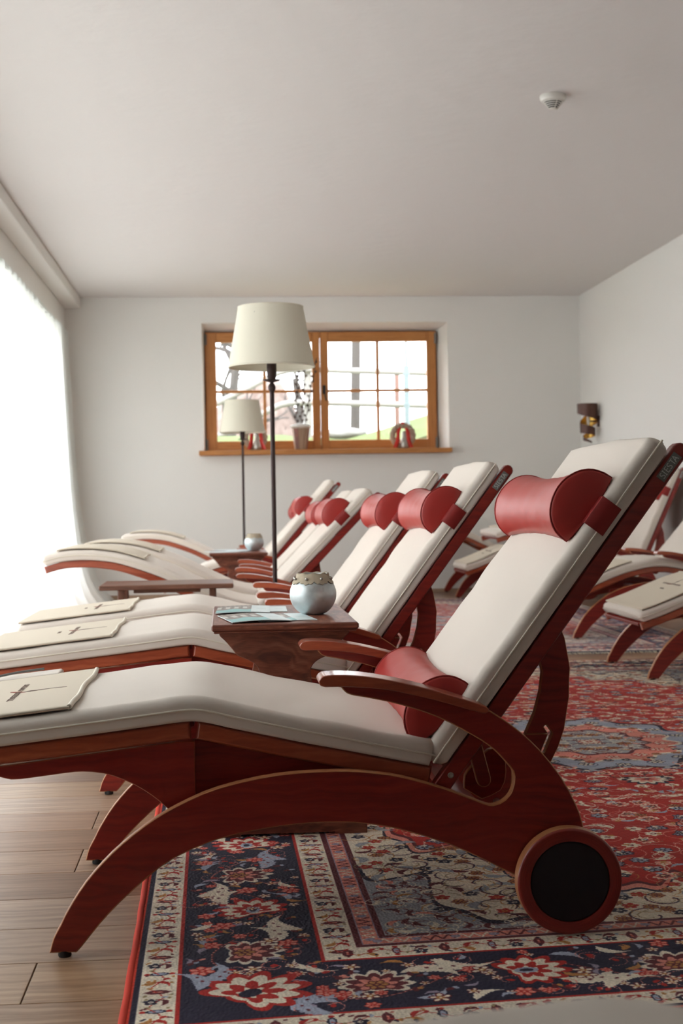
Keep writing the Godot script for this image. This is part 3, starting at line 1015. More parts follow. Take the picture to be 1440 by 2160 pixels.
	var back_pad := obj("back_mattress", pad(bpath, 0.050, zs, ze, 8, 0.005).mesh(), M.cotton, t)
	for s in 2:
		var z := zs + 0.0005 if s == 0 else ze - 0.0005
		obj("piping", seam(run, 0.0235, z).mesh(), M.piping, seat_pad)
		obj("piping", seam(bpath, 0.0235, z).mesh(), M.piping, back_pad)
	return t

# a roll pillow, half-moon in section: own x along the back, y out of it, z across
func make_pillow(label: String, group: String, strap := true) -> Node3D:
	var t := thing("neck_pillow", label, "pillow", Vector3.ZERO, group)
	var a := 0.080
	var b := 0.078
	var hw := 0.292
	var nz := FastNoiseLite.new(); nz.seed = 4; nz.frequency = 12.0
	var sect := func(k: float, z: float) -> Array:
		var ring := []
		for i in 21:
			var an := PI * i / 20.0
			var q := Vector2(a * cos(an), b * pow(sin(an), 0.85)) * k
			q += q.normalized() * 0.002 * nz.get_noise_3d(q.x, q.y, z)
			ring.append(Vector3(q.x, q.y, z))
		for i in 7:
			var s := -1.0 + 2.0 * (i + 1) / 8.0
			ring.append(Vector3(a * s * k, -0.010 * (1.0 - s * s), z))
		return ring
	var r := []
	for i in 25:
		var s := -1.0 + 2.0 * i / 24.0
		r.append(sect.call(0.84 + 0.16 * pow(absf(s), 2.2), -hw * s))
	var m := MB.new()
	m.rings(r)
	var body := obj("cover", m.mesh(), M.leather, t)
	for s in [-1.0, 1.0]:
		var cap := MB.new()
		var rr := [sect.call(0.995, hw * s), sect.call(0.93, (hw + 0.007) * s), sect.call(0.6, (hw + 0.013) * s), sect.call(0.2, (hw + 0.015) * s)]
		cap.rings(rr)
		cap.fan(rr[3], Vector3(0, 0, s))
		var c := obj("end_cap", cap.mesh(), M.leather, t)
		var sm := MB.new()
		sm.tube(sect.call(1.0, hw * s), 0.0022, 5, true)
		obj("seam", sm.mesh(), M.leather_seam, c)
	if strap:
		# a band round the back mattress
		var rr := []
		for e in [-0.033, 0.033]:
			var ring := []
			for q in [[-0.296, -0.056], [-0.318, -0.054], [-0.3325, -0.044], [-0.3335, -0.02], [-0.3325, 0.0], [-0.318, 0.0], [0.318, 0.0], [0.3325, 0.0], [0.3335, -0.02], [0.3325, -0.044], [0.318, -0.054], [0.296, -0.056]]:
				ring.append(Vector3(e, q[1] - 0.001 if q[1] < -0.05 else q[1], q[0]))
			rr.append(ring)
		var sm := MB.new()
		# the band lies y from -0.056 (back of the mattress) to 0 (its front)
		sm.rings(rr)
		obj("strap", sm.mesh(), M.leather_seam, t)
	return t

# a mat laid over the foot end: strip of the bed's path between two places, printed
func make_mat(run: Array, x0: float, x1: float, label: String, group: String, printed := true) -> Node3D:
	var t := thing("foot_mat", label, "mat", Vector3.ZERO, group)
	var top := []
	for q in aside(smooth(run, 6), 0.0585):
		if q.x >= x0 and q.x <= x1:
			top.append(q)
	var m := MB.new()
	var r := []
	var za := -0.050
	var zb := -WID + 0.050
	for q in top:
		r.append([Vector3(q.x, q.y - 0.004, za), Vector3(q.x, q.y + 0.001, za + 0.003), Vector3(q.x, q.y + 0.004, za - 0.004), Vector3(q.x, q.y + 0.0045, (za + zb) / 2), Vector3(q.x, q.y + 0.004, zb + 0.004), Vector3(q.x, q.y + 0.001, zb - 0.003), Vector3(q.x, q.y - 0.004, zb)])
	m.rings(r)
	m.fan(r[0], Vector3.LEFT)
	m.fan(r[-1], Vector3.RIGHT)
	obj("cloth", m.mesh(), M.linen, t)
	var hem := MB.new()
	var e: Vector2 = top[-1]
	var hp := [Vector3(e.x, e.y, za)]
	for k in 9:
		hp.append(Vector3(e.x + 0.003 * sin(k * 1.3), e.y + 0.001, lerpf(za, zb, (k + 1) / 9.0)))
	hem.tube(hp, 0.0055, 8)
	obj("hem", hem.mesh(), M.piping, t)
	if printed:
		var sf := SystemFont.new(); sf.font_names = PackedStringArray(["Droid Serif"])
		var at := func(x: float) -> Array:
			for i in top.size() - 1:
				if top[i + 1].x >= x:
					var f: float = (x - top[i].x) / (top[i + 1].x - top[i].x)
					return [top[i].lerp(top[i + 1], f), (top[i + 1] - top[i]).angle()]
			return [top[-1], 0.0]
		for line in [["S C H L O S S   M I T T E R S I L L", 13, -0.150], ["H O T E L", 9, -0.200]]:
			var tm := TextMesh.new()
			tm.text = line[0]; tm.font = sf; tm.font_size = line[1]; tm.pixel_size = 0.0014; tm.depth = 0.0008; tm.curve_step = 2.0
			var tx := obj("lettering", tm, M.print_ink, t)
			var pl: Array = at.call(x1 + line[2])
			# letters run from the far side of the lounger to its near side, their tops towards the head
			var along := Vector3(0, 0, 1)
			var upv := Vector3(cos(pl[1]), sin(pl[1]), 0)
			tx.transform = Transform3D(Basis(along, upv, along.cross(upv)), Vector3(pl[0].x, pl[0].y + 0.0052, -WID / 2))
		var fl := MB.new()
		var pts := []
		for k in 9:
			var pl: Array = at.call(x1 - 0.150 + 0.013 * k)
			pts.append(Vector3(pl[0].x, pl[0].y + 0.0047, -WID / 2 + 0.004 * sin(k * 0.9)))
		fl.tube(pts, [0.0006, 0.0008, 0.0022, 0.0014, 0.001, 0.0008, 0.0008, 0.001, 0.0005], 5)
		obj("emblem", fl.mesh(), M.print_ink, t)
		var f2 := MB.new()
		var p0: Array = at.call(x1 - 0.150)
		f2.tube([Vector3(p0[0].x - 0.02, p0[0].y + 0.0035, -WID / 2 - 0.018), Vector3(p0[0].x, p0[0].y + 0.0047, -WID / 2 - 0.004), Vector3(p0[0].x + 0.03, p0[0].y + 0.006, -WID / 2 + 0.02)], [0.0006, 0.0016, 0.0006], 5)
		obj("emblem_stroke", f2.mesh(), M.print_red, t)
	return t

# ---------------------------------------------------------------- tables, lamps and small things
func make_trestle_table(label: String, at: Vector3) -> Node3D:
	var t := thing("trestle_table", label, "table", at, "carved trestle tables")
	var w := 0.372
	var dp := 0.68
	var top := MB.new()
	top.box(Vector3(0, 0.5525, -dp / 2), Vector3(w, 0.018, dp), 0.005)
	top.box(Vector3(0, 0.5415, -dp / 2), Vector3(w - 0.012, 0.006, dp - 0.012), 0.002)
	obj("table_top", top.mesh(), M.walnut, t)
	var half := smooth(V([[0.166, 0.539], [0.166, 0.528], [0.150, 0.512], [0.132, 0.490], [0.122, 0.477], [0.104, 0.468], [0.090, 0.462], [0.074, 0.450], [0.066, 0.430], [0.074, 0.380], [0.092, 0.300], [0.100, 0.230], [0.092, 0.160], [0.080, 0.120], [0.080, 0.078]]), 3)
	var poly := half.duplicate()
	var back := []
	for q in half:
		back.append(Vector2(-q.x, q.y))
	back.reverse()
	poly.append_array(back)
	for z in [-0.075, -dp + 0.105]:
		wood_part("end_panel", poly, z, z - 0.028, t, 0.002, "", "walnut")
		var run := smooth(V([[-0.204, 0.0], [-0.204, 0.045], [-0.190, 0.060], [-0.150, 0.068], [-0.090, 0.080], [0.090, 0.080], [0.150, 0.068], [0.190, 0.060], [0.204, 0.045], [0.204, 0.0]]), 2) + V([[0.125, 0.0], [0.118, 0.018], [-0.118, 0.018], [-0.125, 0.0]])
		wood_part("foot", run, z + 0.012, z - 0.040, t, 0.003, "", "walnut")
	var st := MB.new()
	st.box(Vector3(0, 0.22, -dp / 2), Vector3(0.025, 0.07, dp - 0.19), 0.003)
	obj("stretcher", st.mesh(), M.walnut, t)
	return t

func make_post_table(label: String, at: Vector3, w: float, dp: float, h: float) -> Node3D:
	var t := thing("side_table", label, "table", at)
	var top := MB.new()
	top.box(Vector3(w / 2, h - 0.011, -dp / 2), Vector3(w, 0.022, dp), 0.005)
	obj("table_top", top.mesh(), M.dark_wood, t)
	var ap := MB.new()
	ap.box(Vector3(w / 2, h - 0.031, -dp / 2), Vector3(w - 0.30, 0.018, dp - 0.14), 0.002)
	obj("apron", ap.mesh(), M.dark_wood, t)
	for x in [0.095, w - 0.095]:
		for z in [-0.06, -dp + 0.06]:
			var l := MB.new()
			l.box(Vector3(x, (h - 0.022) / 2, z), Vector3(0.030, h - 0.022, 0.030), 0.004)
			obj("leg", l.mesh(), M.dark_wood, t)
	return t

func make_floor_lamp(label: String, at: Vector3) -> Node3D:
	var t := thing("floor_lamp", label, "lamp", at, "floor lamps")
	var b := MB.new()
	b.lathe([Vector2(0, 0), Vector2(0.125, 0), Vector2(0.13, 0.006), Vector2(0.125, 0.014), Vector2(0.09, 0.022), Vector2(0.03, 0.034), Vector2(0.016, 0.06), Vector2(0.0, 0.06)], Vector3.ZERO, 40)
	obj("base", b.mesh(), M.bronze, t)
	var p := MB.new()
	p.tube([Vector3(0, 0.05, 0), Vector3(0, 1.40, 0)], 0.0105, 16)
	obj("pole", p.mesh(), M.bronze, t)
	var k := MB.new()
	k.lathe([Vector2(0, 1.375), Vector2(0.010, 1.378), Vector2(0.016, 1.386), Vector2(0.018, 1.396), Vector2(0.016, 1.406), Vector2(0.010, 1.414), Vector2(0.008, 1.420), Vector2(0.020, 1.423), Vector2(0.042, 1.430), Vector2(0.043, 1.4325), Vector2(0.020, 1.431), Vector2(0.018, 1.436), Vector2(0.021, 1.442), Vector2(0.0225, 1.47), Vector2(0.0225, 1.53), Vector2(0, 1.53)], Vector3.ZERO, 32)
	obj("candle_cup", k.mesh(), M.bronze, t)
	var s := MB.new()
	s.lathe([Vector2(0.1965, 1.490), Vector2(0.148, 1.765), Vector2(0.146, 1.765), Vector2(0.1945, 1.490), Vector2(0.1965, 1.490)], Vector3.ZERO, 64)
	var sh := obj("lamp_shade", s.mesh(), M.shade, t)
	for q in [[0.1965, 1.491, 0.004], [0.148, 1.763, 0.0028]]:
		var e := MB.new()
		var ring := []
		for i in 48:
			ring.append(Vector3(cos(TAU * i / 48.0) * q[0], q[1], sin(TAU * i / 48.0) * q[0]))
		e.tube(ring, q[2], 6, true)
		obj("shade_trim", e.mesh(), M.shade, sh)
	var sp := MB.new()
	for i in 3:
		var an := TAU * i / 3.0
		sp.tube([Vector3(0, 1.70, 0), Vector3(cos(an) * 0.155, 1.725, sin(an) * 0.155)], 0.002, 5)
	sp.tube([Vector3(0, 1.53, 0), Vector3(0, 1.70, 0)], 0.003, 6)
	obj("shade_carrier", sp.mesh(), M.bronze, t)
	var bu := MB.new()
	bu.lathe([Vector2(0, 1.53), Vector2(0.013, 1.535), Vector2(0.014, 1.56), Vector2(0.028, 1.60), Vector2(0.030, 1.62), Vector2(0.022, 1.645), Vector2(0, 1.655)], Vector3(0.0, 0, 0), 20)
	obj("bulb", bu.mesh(), M.white_plastic, t)
	return t

func make_globe(label: String, at: Vector3) -> Node3D:
	var t := thing("candle_globe", label, "vase", at, "silver candle globes")
	var m := MB.new()
	var prof := [Vector2(0, 0.003), Vector2(0.024, 0.0), Vector2(0.030, 0.002)]
	for i in 19:
		var an := -1.02 + (1.02 + 0.92) * i / 18.0
		prof.append(Vector2(0.0635 * cos(an), 0.0545 + 0.0600 * sin(an)))
	prof.append_array([Vector2(0.0395, 0.105), Vector2(0.0415, 0.110), Vector2(0.0395, 0.111), Vector2(0.037, 0.104)])
	for i in 13:
		var an := 0.86 - (0.86 + 1.4) * i / 12.0
		prof.append(Vector2(0.060 * cos(an), 0.0545 + 0.0565 * sin(an)))
	m.lathe(prof, Vector3.ZERO, 56)
	obj("glass_globe", m.mesh(), M.silver, t)
	# lace round the neck with scalloped lower edge and beads
	var r := []
	for i in 72:
		var an := TAU * i / 72.0
		var sc := 0.006 * absf(sin(an * 4.0)) + 0.002 * sin(an * 23.0)
		var e := Vector3(cos(an), 0, sin(an))
		r.append([e * 0.0425 + Vector3.UP * (0.113 + 0.0015 * sin(an * 9.0)), e * 0.0445 + Vector3.UP * 0.108, e * 0.0460 + Vector3.UP * 0.100, e * (0.0545 + sc * 0.6) + Vector3.UP * (0.090 - sc), e * (0.0535 + sc * 0.6) + Vector3.UP * (0.089 - sc), e * 0.0405 + Vector3.UP * 0.108])
	var l := MB.new()
	l.rings(r, true, true)
	var lace := obj("lace_collar", l.mesh(), M.lace, t)
	for i in 8:
		var an := TAU * (i + 0.5) / 8.0
		var bd := SphereMesh.new()
		bd.radius = 0.0042; bd.height = 0.0084; bd.radial_segments = 12; bd.rings = 6
		var b := obj("bead", bd, M.steel, lace)
		b.position = Vector3(cos(an) * 0.0525, 0.098, sin(an) * 0.0525)
	return t

func brochure_tex(sd: int) -> ImageTexture:
	rng.seed = sd
	var im := Image.create(160, 96, false, Image.FORMAT_RGB8)
	im.fill(col(222, 236, 236))
	# the photograph on the cover: a dark arcade over a turquoise pool, then a plain panel with two lines of type
	for x in 104:
		for y in 96:
			var wall := col(150, 134, 118).lerp(col(104, 92, 84), 0.5 + 0.5 * sin(x * 0.45 + sin(y * 0.2)))
			var c := wall if y < 46 else (col(120, 112, 104) if y < 58 + int(6 * sin(x * 0.09)) else col(120, 192, 192))
			if y > 20 and y < 46 and (x / 13) % 2 == 0:
				c = col(206, 204, 196)
			im.set_pixel(x, y, c.lerp(Color.WHITE, 0.06 * rng.randf()))
	for y in [44, 47, 53]:
		for x in range(120, 148):
			if (x * 7 + y) % 5 < 3:
				im.set_pixel(x, y, col(130, 140, 144))
	return tex(im)

func make_brochure(label: String, at: Vector3, turn: float, w: float, h: float, lift: float, tx: Texture2D, slope := 0.0) -> void:
	var t := thing("brochure", label, "brochure", at, "brochures on the table", turn)
	t.rotation.x = slope
	var m := std(Color.WHITE, 0.35)
	m.albedo_texture = tx
	var f := MB.new()
	var e := MB.new()
	# a folded leaf bowed a little along its length
	var nx := 8
	for i in nx:
		var x0 := w * i / nx
		var x1 := w * (i + 1) / nx
		var y0 := 0.0016 + lift * sin(PI * i / nx)
		var y1 := 0.0016 + lift * sin(PI * (i + 1) / nx)
		f.flat(Vector3(x0, y0, 0), Vector3(x1, y1, 0), Vector3(x1, y1, -h), Vector3(x0, y0, -h), Vector3.UP, Vector2(float(i) / nx, 1), Vector2(float(i + 1) / nx, 1), Vector2(float(i + 1) / nx, 0), Vector2(float(i) / nx, 0))
		e.flat(Vector3(x0, y0, 0), Vector3(x1, y1, 0), Vector3(x1, y1 - 0.0016, 0), Vector3(x0, y0 - 0.0016, 0), Vector3.BACK)
		e.flat(Vector3(x0, y0, -h), Vector3(x1, y1, -h), Vector3(x1, y1 - 0.0016, -h), Vector3(x0, y0 - 0.0016, -h), Vector3.FORWARD)
		e.flat(Vector3(x0, y0 - 0.0016, 0), Vector3(x1, y1 - 0.0016, 0), Vector3(x1, y1 - 0.0016, -h), Vector3(x0, y0 - 0.0016, -h), Vector3.DOWN)
	e.flat(Vector3(0, 0, 0), Vector3(0, 0, -h), Vector3(0, 0.0016, -h), Vector3(0, 0.0016, 0), Vector3.LEFT)
	e.flat(Vector3(w, 0, 0), Vector3(w, 0, -h), Vector3(w, 0.0016, -h), Vector3(w, 0.0016, 0), Vector3.RIGHT)
	obj("cover", f.mesh(), m, t)
	obj("leaves", e.mesh(), M.paper, t)

func make_wreath(label: String, at: Vector3, turn: float) -> void:
	var t := thing("wreath", label, "wreath", at, "wreaths on the window sill", turn)
	for k in 3:
		var ring := []
		for i in 40:
			var an := TAU * i / 40.0
			var tw := an * 5.0 + k * TAU / 3.0
			var rr := 0.098 + 0.014 * cos(tw)
			ring.append(Vector3(cos(an) * rr, 0.125 + sin(an) * rr, 0.014 * sin(tw)))
		var m := MB.new()
		m.tube(ring, 0.017, 8, true)
		obj("straw_coil", m.mesh(), M.straw, t)
	for s in [-1.0, 1.0]:
		var r := []
		for q in [[0.0, 0.258, 0.0], [0.018, 0.235, 0.012], [0.045, 0.16, 0.026], [0.052, 0.08, 0.032], [0.075, 0.012, 0.036]]:
			var c := Vector3(q[0] * s, q[1], q[2])
			r.append([c + Vector3(-0.013 - q[0] * 0.12, 0, 0.002), c + Vector3(0, 0, 0.006), c + Vector3(0.013 + q[0] * 0.12, 0, 0.002), c + Vector3(0, 0, 0.003)])
		var m := MB.new()
		m.rings(r)
		obj("ribbon_tail", m.mesh(), M.ribbon, t)
	var k := MB.new()
	k.lathe([Vector2(0, -0.016), Vector2(0.014, -0.011), Vector2(0.019, 0), Vector2(0.014, 0.011), Vector2(0, 0.016)], Vector3(0, 0.240, 0.014), 16)
	obj("ribbon_knot", k.mesh(), M.ribbon, t)
	var d := MB.new()
	d.lathe([Vector2(0, 0), Vector2(0.036, 0.004), Vector2(0.040, 0.03), Vector2(0.030, 0.08), Vector2(0.020, 0.105), Vector2(0.024, 0.13), Vector2(0.016, 0.155), Vector2(0, 0.16)], Vector3(0.012, 0.012, 0.012), 20)
	var fig := obj("figurine", d.mesh(), M.steel, t)
	fig.set_meta("label", "small dark metal figure in the ring")

func make_planter(label: String, at: Vector3) -> void:
	var t := thing("planter", label, "planter", at)
	var n := 10
	for i in n:
		var a0 := TAU * (i + 0.04) / n
		var a1 := TAU * (i + 0.96) / n
		var poly := []
		var m := MB.new()
		for y in [[0.0, 0.060], [0.232, 0.090]]:
			for r in [y[1], y[1] - 0.008]:
				poly.append(Vector3(cos(a0) * r, y[0], sin(a0) * r)); poly.append(Vector3(cos(a1) * r, y[0], sin(a1) * r))
		var am := (a0 + a1) / 2
		var o := Vector3(cos(am), 0, sin(am))
		m.flat(poly[0], poly[1], poly[5], poly[4], o, Vector2(0, 0), Vector2(0, 0.04), Vector2(0.23, 0.05), Vector2(0.23, 0))
		m.flat(poly[2], poly[3], poly[7], poly[6], -o)
		m.flat(poly[4], poly[5], poly[7], poly[6], Vector3.UP)
		m.flat(poly[0], poly[2], poly[6], poly[4], Vector3(sin(a0), 0, -cos(a0)))
		m.flat(poly[1], poly[3], poly[7], poly[5], Vector3(-sin(a1), 0, cos(a1)))
		obj("stave", m.mesh(), M.oak_trim if i % 3 else M.walnut, t)
	var mo := MB.new()
	var pr := []
	for i in 8:
		pr.append(Vector2(0.10 * cos(PI / 2 * i / 7.0), 0.222 + 0.03 * sin(PI / 2 * i / 7.0)))
	mo.lathe([Vector2(0, 0.20), Vector2(0.08, 0.20)] + pr, Vector3.ZERO, 20)
	obj("moss", mo.mesh(), M.moss, t)
	rng.seed = 77
	for k in 3:
		var m := MB.new()
		var x0: float = [-0.045, 0.005, 0.04][k]
		var lean: float = [0.03, 0.05, 0.12][k]
		var pts := []
		for i in 15:
			var s := i / 14.0
			pts.append(Vector3(x0 + lean * s + 0.006 * sin(i * 1.7 + k), 0.23 + (0.54 + 0.05 * k) * s, 0.01 * cos(i * 1.1 + k)))
		m.tube(pts, 0.0045, 5)
		var tw := obj("twig", m.mesh(), M.twig, t)
		for i in range(0, 14):
			var b := MB.new()
			var c: Vector3 = pts[i]
			var sd := 1.0 if i % 2 else -1.0
			b.lathe([Vector2(0, -0.016), Vector2(0.009, -0.006), Vector2(0.009, 0.006), Vector2(0, 0.016)], c + Vector3(0.013 * sd, 0.01, 0.006), 7, Vector3(0.4 * sd, 0.9, 0.1).normalized())
			obj("bud", b.mesh(), M.twig, tw)

func make_sconce(label: String, at: Vector3) -> void:
	var t := thing("wall_sconce", label, "wall lamp", at)
	var out_r := []
	var in_r := []
	var nn := 96
	var tops := [[0.0, 0.0], [0.5, 0.0], [1.0, -0.175], [1.5, -0.226], [2.0, -0.295], [2.4, -0.350]]
	var lows := [[0.0, -0.085], [0.5, -0.165], [1.0, -0.265], [1.5, -0.295], [2.0, -0.333], [2.4, -0.362]]
	var at_turn := func(tb: Array, x: float) -> float:
		for k in tb.size() - 1:
			if x <= tb[k + 1][0]:
				return lerpf(tb[k][1], tb[k + 1][1], (x - tb[k][0]) / (tb[k + 1][0] - tb[k][0]))
		return tb[-1][1]
	for i in nn + 1:
		var s := float(i) / nn
		var turn := s * 2.4
		var an := PI + 0.25 - turn * TAU
		var rad := 0.100 - 0.060 * s
		var e := Vector3(cos(an), 0, sin(an))
		out_r.append([e * rad + Vector3.UP * at_turn.call(tops, turn), e * rad + Vector3.UP * at_turn.call(lows, turn)])
		in_r.append([e * (rad - 0.003) + Vector3.UP * at_turn.call(tops, turn), e * (rad - 0.003) + Vector3.UP * at_turn.call(lows, turn)])
	var a := MB.new()
	var b := MB.new()
	for i in nn:
		var e0: Vector3 = (out_r[i][0] * Vector3(1, 0, 1)).normalized()
		var e1: Vector3 = (out_r[i + 1][0] * Vector3(1, 0, 1)).normalized()
		a.quad(out_r[i][0], out_r[i + 1][0], out_r[i + 1][1], out_r[i][1], e0, e1, e1, e0)
		b.quad(in_r[i][0], in_r[i + 1][0], in_r[i + 1][1], in_r[i][1], -e0, -e1, -e1, -e0)
		a.flat(out_r[i][1], out_r[i + 1][1], in_r[i + 1][1], in_r[i][1], Vector3.DOWN)
		a.flat(out_r[i][0], out_r[i + 1][0], in_r[i + 1][0], in_r[i][0], Vector3.UP)
	obj("spiral_band", a.mesh(), M.brown_metal, t)
	obj("gilt_lining", b.mesh(), M.gold, t)
	var w := MB.new()
	w.tube([Vector3(0.0, -0.16, 0), Vector3(0.088, -0.16, 0)], 0.008, 8)
	w.box(Vector3(0.094, -0.16, 0), Vector3(0.012, 0.10, 0.06), 0.003)
	obj("wall_bracket", w.mesh(), M.brown_metal, t)
	var bl := MB.new()
	bl.lathe([Vector2(0, -0.20), Vector2(0.012, -0.19), Vector2(0.014, -0.14), Vector2(0.010, -0.10), Vector2(0, -0.09)], Vector3.ZERO, 14)
	obj("bulb", bl.mesh(), M.white_plastic, t)

func make_smoke_detector(label: String, at: Vector3) -> void:
	var t := thing("smoke_detector", label, "smoke detector", at)
	var b := MB.new()
	b.lathe([Vector2(0, 0), Vector2(0.060, 0), Vector2(0.0625, -0.003), Vector2(0.0625, -0.018), Vector2(0.057, -0.028), Vector2(0.050, -0.031), Vector2(0, -0.031)], Vector3.ZERO, 48, Vector3.DOWN * -1.0)
	obj("base", b.mesh(), M.white_plastic, t)
	var g := MB.new()
	g.lathe([Vector2(0.044, -0.031), Vector2(0.018, -0.064), Vector2(0, -0.066)], Vector3.ZERO, 32, Vector3.UP)
	obj("grille", g.mesh(), M.grille, t)
	for i in 5:
		var s := i / 4.0
		var r := MB.new()
		var rad := 0.0495 - 0.029 * s
		var y := -0.033 - 0.031 * s
		r.lathe([Vector2(rad - 0.008, y + 0.0012), Vector2(rad, y + 0.0012), Vector2(rad - 0.0015, y - 0.0015), Vector2(rad - 0.008, y - 0.0015)], Vector3.ZERO, 36)
		obj("ring", r.mesh(), M.white_plastic, t)
	for i in 4:
		var an := TAU * i / 4.0 + 1.35
		var e := Vector3(cos(an), 0, sin(an))
		var r := MB.new()
		r.tube([e * 0.050 + Vector3.UP * -0.031, e * 0.021 + Vector3.UP * -0.066], 0.0022, 6)
		obj("rib", r.mesh(), M.white_plastic, t)
	var c := MB.new()
	c.lathe([Vector2(0, -0.070), Vector2(0.015, -0.069), Vector2(0.021, -0.066), Vector2(0.021, -0.063), Vector2(0, -0.063)], Vector3.ZERO, 24, Vector3.UP)
	obj("cap", c.mesh(), M.white_plastic, t)

# ---------------------------------------------------------------- the room
const X0 := -1.455     # face of the window wall above the curtains
const X1 := 3.43       # right wall
const ZE := 13.45      # end wall
const ZB := -2.4       # wall behind
const HC := 2.825      # ceiling

func slab(called: String, a: Vector3, b: Vector3, m, parent: Node3D = self, bev := 0.0) -> MeshInstance3D:
	var lo := Vector3(minf(a.x, b.x), minf(a.y, b.y), minf(a.z, b.z))
	var hi := Vector3(maxf(a.x, b.x), maxf(a.y, b.y), maxf(a.z, b.z))
	var mb := MB.new()
	mb.box((lo + hi) / 2.0, hi - lo, bev)
	return obj(called, mb.mesh(), m, parent)

func build_room() -> void:
	# floor: a slab with boards laid across the room
	var fl := slab("floor", D(-1.75, -0.15, ZE + 0.4), D(X1 + 0.2, -0.016, ZB - 0.2), M.subfloor)
	structure(fl)
	rng.seed = 12
	var row := -1
	var z := 2.506 - 0.2237 * 4
	var r := -4
	while z < ZE + 0.05:
		var cuts := [-1.75]
		if r in [0, 4, 6]:
			cuts.append(-0.368)
			cuts.append(1.3 + rng.randf() * 0.5)
		else:
			var x := -1.75 + rng.randf_range(0.5, 1.0)
			if r in [-1, 1, 2, 3, 5]:
				x = 0.2 + rng.randf() * 1.0
			while x < X1 - 0.3:
				cuts.append(x)
				x += rng.randf_range(1.5, 2.1)
		cuts.append(X1 + 0.05)
		for i in cuts.size() - 1:
			var mb := MB.new()
			var c := D((cuts[i] + cuts[i + 1]) / 2.0, -0.0075, z + 0.2237 / 2)
			mb.box(Vector3.ZERO, Vector3(cuts[i + 1] - cuts[i] - 0.0022, 0.015, 0.2237 - 0.0020), 0.0012)
			var o := obj("plank", mb.mesh(), M.boards[(rng.randi() % 7)], fl)
			o.position = c
		z += 0.2237
		r += 1
	structure(slab("ceiling", D(-1.75, HC, ZE + 0.4), D(X1 + 0.2, HC + 0.2, ZB - 0.2), M.ceiling))
	structure(slab("wall_right", D(X1, -0.15, ZE + 0.4), D(X1 + 0.2, HC, ZB - 0.2), M.wall))
	structure(slab("wall_rear", D(-1.75, -0.15, ZB), D(X1, HC, ZB - 0.2), M.wall))
	# end wall with a splayed window recess
	var w := MB.new()
	var ho := Rect2(-0.187, 1.330, 2.335, 1.252)
	var hi := Rect2(-0.165, 1.345, 2.225, 1.170)
	var ring := func(rc: Rect2, d: float) -> Array: return [D(rc.position.x, rc.position.y, d), D(rc.end.x, rc.position.y, d), D(rc.end.x, rc.end.y, d), D(rc.position.x, rc.end.y, d)]
	var big := Rect2(-1.75, -0.15, X1 + 1.75, HC + 0.15)
	var a: Array = ring.call(big, ZE)
	var b: Array = ring.call(ho, ZE)
	var c: Array = ring.call(hi, ZE + 0.16)
	var e: Array = ring.call(hi, ZE + 0.40)
	var g: Array = ring.call(big, ZE + 0.40)
	for i in 4:
		var j := (i + 1) % 4
		w.flat(a[i], a[j], b[j], b[i], Vector3.BACK)
		var inn: Vector3 = [Vector3.UP, Vector3.LEFT, Vector3.DOWN, Vector3.RIGHT][i]
		w.flat(b[i], b[j], c[j], c[i], inn)
		w.flat(c[i], c[j], e[j], e[i], inn)
		w.flat(e[i], e[j], g[j], g[i], Vector3.FORWARD)
		w.flat(a[i], a[j], g[j], g[i], -inn)
	structure(obj("wall_back", w.mesh(), M.wall))
	# window wall: lintel above, solid ends, glazed between
	var wl := Node3D.new(); wl.name = "wall_left"; add_child(wl); structure(wl)
	slab("lintel", D(-1.75, 2.47, ZE), D(X0, HC, ZB), M.wall, wl)
	slab("pier", D(-1.75, -0.15, ZE), D(-1.50, 2.47, 12.75), M.wall, wl)
	slab("pier", D(-1.75, -0.15, GLASS0), D(-1.50, 2.47, ZB), M.wall, wl)
	structure(slab("trim_1", D(X0, 2.725, ZE), D(-1.305, HC, ZB), M.trim_white, self, 0.008))
	structure(slab("baseboard_back", D(X0 - 0.04, 0.0, ZE), D(X1, 0.038, ZE - 0.014), M.oak_trim, self, 0.003))
	structure(slab("baseboard_right", D(X1, 0.0, ZE - 0.014), D(X1 - 0.014, 0.038, ZB), M.oak_trim, self, 0.003))
	var wg := Node3D.new(); wg.name = "window_2"; add_child(wg); structure(wg)
	var n := 6
	for i in n + 1:
		var d := lerpf(GLASS0 + 0.03, 12.72, float(i) / n)
		slab("post", D(-1.66, 0.0, d - 0.03), D(-1.60, 2.47, d + 0.03), M.alu, wg)
	for i in n:
		var d0 := lerpf(GLASS0 + 0.03, 12.72, float(i) / n) + 0.03
		var d1 := lerpf(GLASS0 + 0.03, 12.72, float(i + 1) / n) - 0.03
		slab("pane", D(-1.632, 0.06, d0), D(-1.628, 2.42, d1), M.glass, wg)
		slab("bottom_rail", D(-1.66, 0.0, d0), D(-1.60, 0.06, d1), M.alu, wg)
		slab("top_rail", D(-1.66, 2.42, d0), D(-1.60, 2.47, d1), M.alu, wg)

const GLASS0 := 2.25    # where the glazing starts, seen from behind the camera

